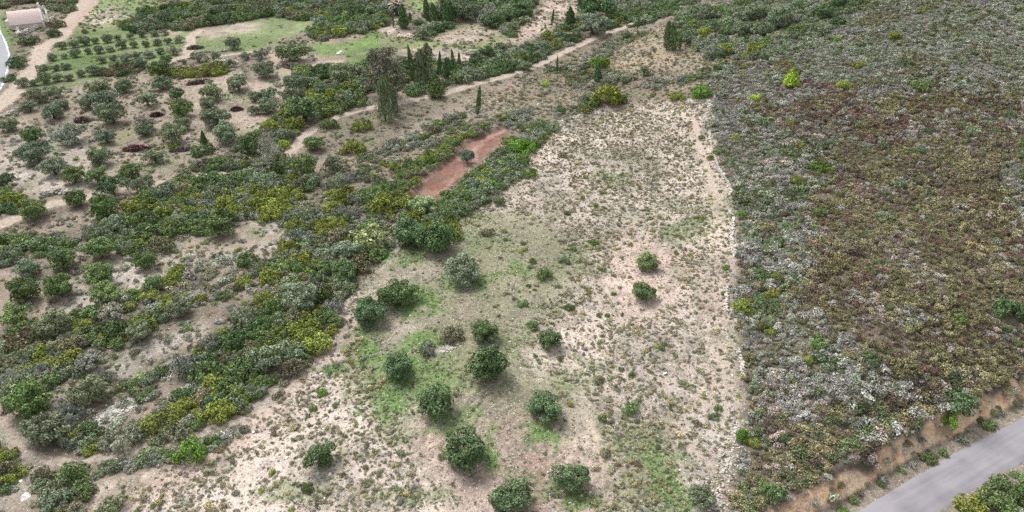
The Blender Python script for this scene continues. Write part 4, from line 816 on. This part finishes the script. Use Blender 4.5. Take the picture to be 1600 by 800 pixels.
stone_run('rubble_bank', [(1152,655),(1143,690),(1140,720),(1132,760),(1120,800)], 1.1, 420, .08, .1, 'white rubble spilling from the lower end of the drystone wall', 'rubble', M_STONE, .4, 4)['kind'] = 'stuff'
stone_run('field_edge_stones', [(790,248),(820,225),(850,206),(880,190),(920,171)], .6, 400, .11, .12, 'line of loose limestone along the upper edge of the stony field', 'stone row', M_STONE, .25, 6)
stone_run('terrace_edge_stones', [(1060,160),(1085,158),(1108,158),(1112,170),(1100,190)], .7, 330, .12, .15, 'loose pale stones at the top corner of the stony field', 'stone row', M_STONE, .1, 7)
stone_run('stone_pile', [(623,58),(635,56),(646,60)], 1.1, 160, .24, .5, 'pinkish heap of loose stones below the dark conical cypresses', 'stone pile', flat('pink_stone', (.52, .44, .39), .2, 1.5), 0, 8)
stone_run('rock_outcrop', [(668,553),(680,550),(695,545),(706,541)], .5, 230, .10, .06, 'low strip of broken pale limestone among the field olive trees', 'rock outcrop', M_STONE2, 0, 9)
stone_run('orchard_edge_stones', [(336,98),(350,96),(368,98)], .9, 200, .2, .5, 'pale stones edging the top of the upper orchard', 'stone row', M_STONE, 0, 10)
stone_run('track_side_stones', [(2,184),(14,177),(26,172)], .6, 180, .2, .3, 'grey stones dumped along the chapel track below the orchard corner', 'stone pile', M_STONE2, 0, 11)
stone_run('terrace_wall', [(66,308),(80,304),(95,300),(104,302)], .5, 150, .24, .6, 'short grey terrace wall above the lower dirt track', 'stone wall', M_STONE2, 0, 12)
stone_run('meadow_wall', [(300,83),(330,81),(355,80),(372,77)], .35, 260, .17, .35, 'grey wall edging the meadow below the round bare clearing', 'stone wall', M_STONE2, .1, 13)
stone_run('white_scree', [(160,652),(180,640),(205,632)], .9, 900, .08, .1, 'small patch of white scree under the grey shrubs', 'scree', M_STONE, 0, 14)['kind'] = 'stuff'
def boulder(px, py, wpx, hk, label, m=None, stretch=1., rot=0., seed=0, name='boulder'):
    (x, y), = at(px, py)[0]; z = float(H(x, y)); dep = float(proj(x, y, z)[2]); r = wpx/2*dep/FPX; v, f, _l = stone_templates(1, 60+seed)[0]
    c, s = math.cos(rot), math.sin(rot); v = v*[r*stretch, r, r*hk]; v = v+.05*r*np.stack([fbm(v[:, 0]*3, v[:, 1]*3, k) for k in (1, 2, 3)], 1)
    ob = link(bpy.data.objects.new(name, raw_mesh(name, v, f, m or M_WHITE))); ob.location = (x, y, z+r*hk*.15); ob.rotation_euler = (0, 0, rot); tag(ob, label, 'boulder', 'pale boulders')
boulder(39, 779, 19, .8, 'large white boulder at the dirt corner below the yellow-green shrubs', seed=1)
boulder(31, 752, 7, .7, 'fist-sized white rock just up the slope from the large white boulder', seed=2)
boulder(261, 720, 5, .7, 'uphill one of two white rocks by the bright green terrace shrub', seed=3)
boulder(268, 722, 4, .7, 'smaller of two white rocks by the bright green terrace shrub', seed=4)
boulder(448, 716, 8, .6, 'white rock lying on stony soil beside the lone dark field olive', seed=5)
boulder(497, 739, 5, .6, 'white rock at the foot of the lone dark field olive', seed=6)
boulder(516, 741, 8, .6, 'broad white slab downhill of the lone dark field olive', seed=7)
boulder(1512, 640, 12, .6, 'long pale rock slab above the orange road cutting', M_STONE, 1.9, .75, 8)
boulder(1412, 706, 11, 1.1, 'grey boulder jutting from the orange road cutting', M_STONE2, 1, .3, 9)
boulder(1145, 587, 7, .7, 'white block fallen beside the drystone wall', seed=10)
boulder(533, 83, 15, .6, 'grey rock in the grassy gully near the tallest tree', M_STONE, 1.3, .2, 11)
boulder(1322, 497, 9, .6, 'pale rock showing through brown heather on the hillside', seed=13)
boulder(1414, 279, 12, .7, 'pinkish rock lump in the middle of the scrub hillside', M_STONE, 1, 0, 14)
boulder(1370, 258, 14, .6, 'low pinkish rock above the pinkish rock lump on the hillside', M_STONE, 1.4, .4, 15)
boulder(1426, 490, 9, .7, 'whitish rock among heather near the pale hillside rock', seed=16)
boulder(641, 493, 4, .6, 'small white rock in grass below the twin field olives', seed=17)
# ------------------------------------------------------------------ heaps of cut branches
def brush(px, py, wpx, dpx, rot, label, colr):
    gg = np.random.default_rng(int(px+py)); (x, y), = at(px, py)[0]; z = float(H(x, y)); dep = float(proj(x, y, z)[2]); a = wpx/2*dep/FPX; b = a*dpx
    n = 900; q = gg.uniform(0, 6.28, n); k = np.sqrt(gg.random(n)); C = np.stack([np.cos(q)*k*a, np.sin(q)*k*b, .05+gg.random(n)*(1-k**2)*b*.9], 1); N = gg.normal(size=(n, 3))+[0, 0, 1.2]
    V, F, lf = cards(C, N, .55*b+.12, gg, asp=.14); ob = link(bpy.data.objects.new('brush_pile', raw_mesh('brush_pile', V, F, M_LEAF, leaf=lf))); ob.location = (x, y, z); ob.rotation_euler = (0, 0, rot); ob.color = (*colr, 1)
    tag(ob, label, 'brush pile', 'heaps of cut branches'); OCC.append((x, y, b))
DKB = (.115, .075, .07)
brush(312, 130, 38, .28, .45, 'long brown heap of cut branches near the upper end of the orchard', DKB)
brush(245, 181, 18, .6, .4, 'small dark heap of cut branches on the open ground of the orchard', (.09, .05, .045))
brush(370, 172, 18, .55, .2, 'dark heap of cut branches nearest the orchard trees by the tall trees', (.10, .06, .055))
brush(213, 234, 36, .42, .15, 'reddish heap of cut branches, the widest in the lower orchard', (.13, .065, .065))
brush(129, 190, 22, .6, .1, 'brown heap of cut branches below a spreading orchard olive', (.13, .10, .085))
brush(305, 76, 24, .4, .3, 'brown brush heap where the orchard path meets the meadow', (.15, .115, .09))
brush(455, 105, 34, .35, -.3, 'brown brush heap across the bare path below the round olive', (.16, .115, .10))
brush(196, 112, 22, .6, .3, 'purplish brush heap at the low end of the young grove', (.12, .08, .08))
brush(284, 235, 34, .3, .3, 'low purple-brown brush between the dark shrub and orchard olives', (.15, .11, .105))
# ------------------------------------------------------------------ chapel
def chapel():
    (x, y), = at(44, 41)[0]; z = float(H(x, y))-.1; e = link(bpy.data.objects.new('chapel', None)); e.location = (x, y, z); e.rotation_euler = (0, 0, R(30)); e.scale = (.93,)*3
    wall = flat('whitewashed_stone', (.62, .57, .52), .18, 2.2, .9, .3); roofm = flat('pink_tiles', (.60, .49, .47), .16, 4, .9, .4); dark = flat('dark_opening', (.05, .04, .035), .2, 3)
    L, W, hw, hr = 7.2, 7.2, 1.7, 4.3
    def prism(x0, x1, w_, h1, h2):   # house section extruded along x
        pr = [(-w_/2, 0), (w_/2, 0), (w_/2, h1), (w_/4, h1+(h2-h1)*.68), (0, h2), (-w_/4, h1+(h2-h1)*.68), (-w_/2, h1)]; n = len(pr)
        V = [(x0, a, b) for a, b in pr]+[(x1, a, b) for a, b in pr]; return V, pr
    def mk(nm, V, F, m, smooth=False, par=e):
        me = bpy.data.meshes.new(nm); me.from_pydata([tuple(map(float, v)) for v in V], [], [tuple(f) for f in F]); me.materials.append(m); me.validate(); return link(bpy.data.objects.new(nm, me), par)
    V, pr = prism(-L/2, L/2, W, hw, hr-.14); n = len(pr); mk('wall', V, [list(range(n))[::-1], list(range(n, 2*n))]+[[i, (i+1) % n, n+(i+1) % n, n+i] for i in range(n)], wall)
    # roof: thick tiled shell with shallow ribs
    K = 44; ang = np.linspace(-1, 1, 15); V, F = [], []
    for i in range(K):
        xx = -L/2-.15+(L+.1)*i/(K-1); rib = .035*(i % 2)
        for j, s_ in enumerate(ang): V.append((xx, s_*(W/2+.25), hw-.12+(hr-hw+.1)*(1-abs(s_)**1.55)+rib))
    nv = len(V); V += [(a, b, c-.16) for a, b, c in V]
    for i in range(K-1):
        for j in range(14):
            a = i*15+j; F += [[a, a+15, a+16, a+1], [nv+a, nv+a+1, nv+a+16, nv+a+15]]
    for i in range(K-1): F += [[i*15, nv+i*15, nv+i*15+15, i*15+15], [i*15+14, i*15+29, nv+i*15+29, nv+i*15+14]]
    for j in range(14): F += [[j, j+1, nv+j+1, nv+j], [(K-1)*15+j, nv+(K-1)*15+j, nv+(K-1)*15+j+1, (K-1)*15+j+1]]
    mk('roof', V, F, roofm)
    V, pr = prism(L/2-.02, L/2+.42, W+.5, hw+.35, hr+.55); mk('gable_parapet', V, [list(range(n))[::-1], list(range(n, 2*n))]+[[i, (i+1) % n, n+(i+1) % n, n+i] for i in range(n)], flat('white_plaster', (.74, .72, .69), .08, 2))
    Vb, Fb = boxes([(L/2+.2, -.38, hr+.6, .42, .26, .8, 0), (L/2+.2, .38, hr+.6, .42, .26, .8, 0), (L/2+.2, 0, hr+1.1, .5, 1.05, .2, 0), (L/2+.2, 0, hr+1.28, .4, .5, .18, 0)])
    mk('bell_gable', Vb, Fb, flat('white_plaster2', (.76, .75, .72), .06, 2))
    V, pr = prism(L/2+1.3, L/2+1.6, W+.2, hw-.5, hr-.2); mk('porch_wall', V, [list(range(n))[::-1], list(range(n, 2*n))]+[[i, (i+1) % n, n+(i+1) % n, n+i] for i in range(n)], wall)
    Vb, Fb = boxes([(L/2+1.62, 0, 1.0, .06, 1.1, 2.0, 0)]); mk('door', Vb, Fb, dark)
    Vb, Fb = boxes([(-L/2-.01, 0, 1.9, .08, .5, .8, 0)]); mk('window', Vb, Fb, dark)
    # apse at the far end
    ap = []
    th = np.linspace(math.pi/2, 3*math.pi/2, 11); V = [(-L/2+1.1*math.cos(t), 1.2*math.sin(t), 0) for t in th]+[(-L/2+1.1*math.cos(t), 1.2*math.sin(t), 2.1) for t in th]+[(-L/2, 0, 2.9)]
    F = [[i, i+1, i+12, i+11] for i in range(10)]+[[11+i, 12+i, 22] for i in range(10)]; mk('apse', V, F, wall)
    tag(e, 'small stone chapel with pinkish roof and white bell gable', 'chapel')
    OCC.append((x, y, 5)); return x, y
CHX = chapel()
stone_run('ruined_wall', [(28,47),(32,56),(38,55),(48,50),(60,45)], .4, 420, .22, 1.1, 'ruined rubble walls in front of the chapel', 'ruined wall', M_STONE, 0, 21)
stone_run('stone_heap', [(62,18),(68,15),(72,20),(66,22)], .9, 260, .25, 1.2, 'heap of broken masonry behind the chapel gable', 'stone heap', M_STONE2, 0, 22)
stone_run('yard_wall', [(70,26),(76,32),(84,29)], .4, 160, .22, .6, 'short white rubble wall beside the shrub east of the chapel', 'stone wall', M_STONE, 0, 23)
# ------------------------------------------------------------------ labels
LM = [(42,32,'the chapel'),(620,10,'the palm tree'),(603,112,'the tallest tree'),(714,98,'the small cypress row'),(746,158,'the lone cypress'),(1050,58,'the hillside cypress clump'),(700,262,'the red earth scar'),(1235,123,'the lime pine'),(424,238,'the leafless grey tree'),(570,372,'the pale green mastic'),
 (1100,200,'the top of the drystone wall'),(1145,360,'the middle of the drystone wall'),(1140,690,'the foot of the drystone wall'),(1500,740,'the paved road'),(130,450,'the white orchard soil'),(39,779,'the large white boulder'),(1010,432,'the two lone upper olives'),(764,572,'the largest field olive'),(985,38,'the far end of the track'),(715,54,'the round bare clearing'),
 (400,58,'the upper meadow'),(312,130,'the long brush heap'),(213,234,'the reddish brush heap'),(1400,705,'the orange road cutting'),(1512,640,'the long rock slab'),(183,641,'the white scree'),(486,205,'the bend of the dirt track'),(633,57,'the pink stone heap'),(265,46,'the bare mound'),(120,20,'the forked chapel track'),(30,325,'the lower dirt track'),(370,90,'the orchard path'),(330,455,'the yellow-green terrace band'),(499,717,'the lone dark field olive'),(850,30,'the bare pinkish field'),(1414,279,'the pinkish rock lump'),(1320,497,'the pale hillside rock')]
ORDN = ['', 'second ', 'third ', 'fourth ', 'fifth ', 'sixth ', 'seventh ', 'eighth ', 'ninth ', 'tenth ', 'eleventh ', 'twelfth ', 'thirteenth ', 'fourteenth ', 'fifteenth ', 'sixteenth ', 'seventeenth ', 'eighteenth ', 'nineteenth ', 'twentieth ']
used = {}; info = []
for (o, px, py, words, cat, group) in THINGS:
    d = [((px-a)**2+((py-b)*1.6)**2, i) for i, (a, b, _n) in enumerate(LM)]; d.sort(); i = d[0][1] if d[0][0] > 9 else d[1][1]; a, b, nm = LM[i]; dx, dy = px-a, (py-b)*1.6
    side = ('right of' if dx > 0 else 'left of') if abs(dx) > abs(dy) else ('below' if dy > 0 else 'above')
    info.append([o, words, cat, group, side, nm, math.hypot(dx, dy)])
info.sort(key=lambda t: t[6])
for o, words, cat, group, side, nm, dist in info:
    key = (words, side, nm); k = used.get(key, 0); used[key] = k+1
    lab = f'{words}, {ORDN[k]}closest {side} {nm}' if k < len(ORDN) else f'{words} far {side} {nm}'
    tag(o, lab, cat, group)
print('things', len(THINGS), 'rest', len(REST), 'words', max(len(o['label'].split()) for o, *_ in THINGS))
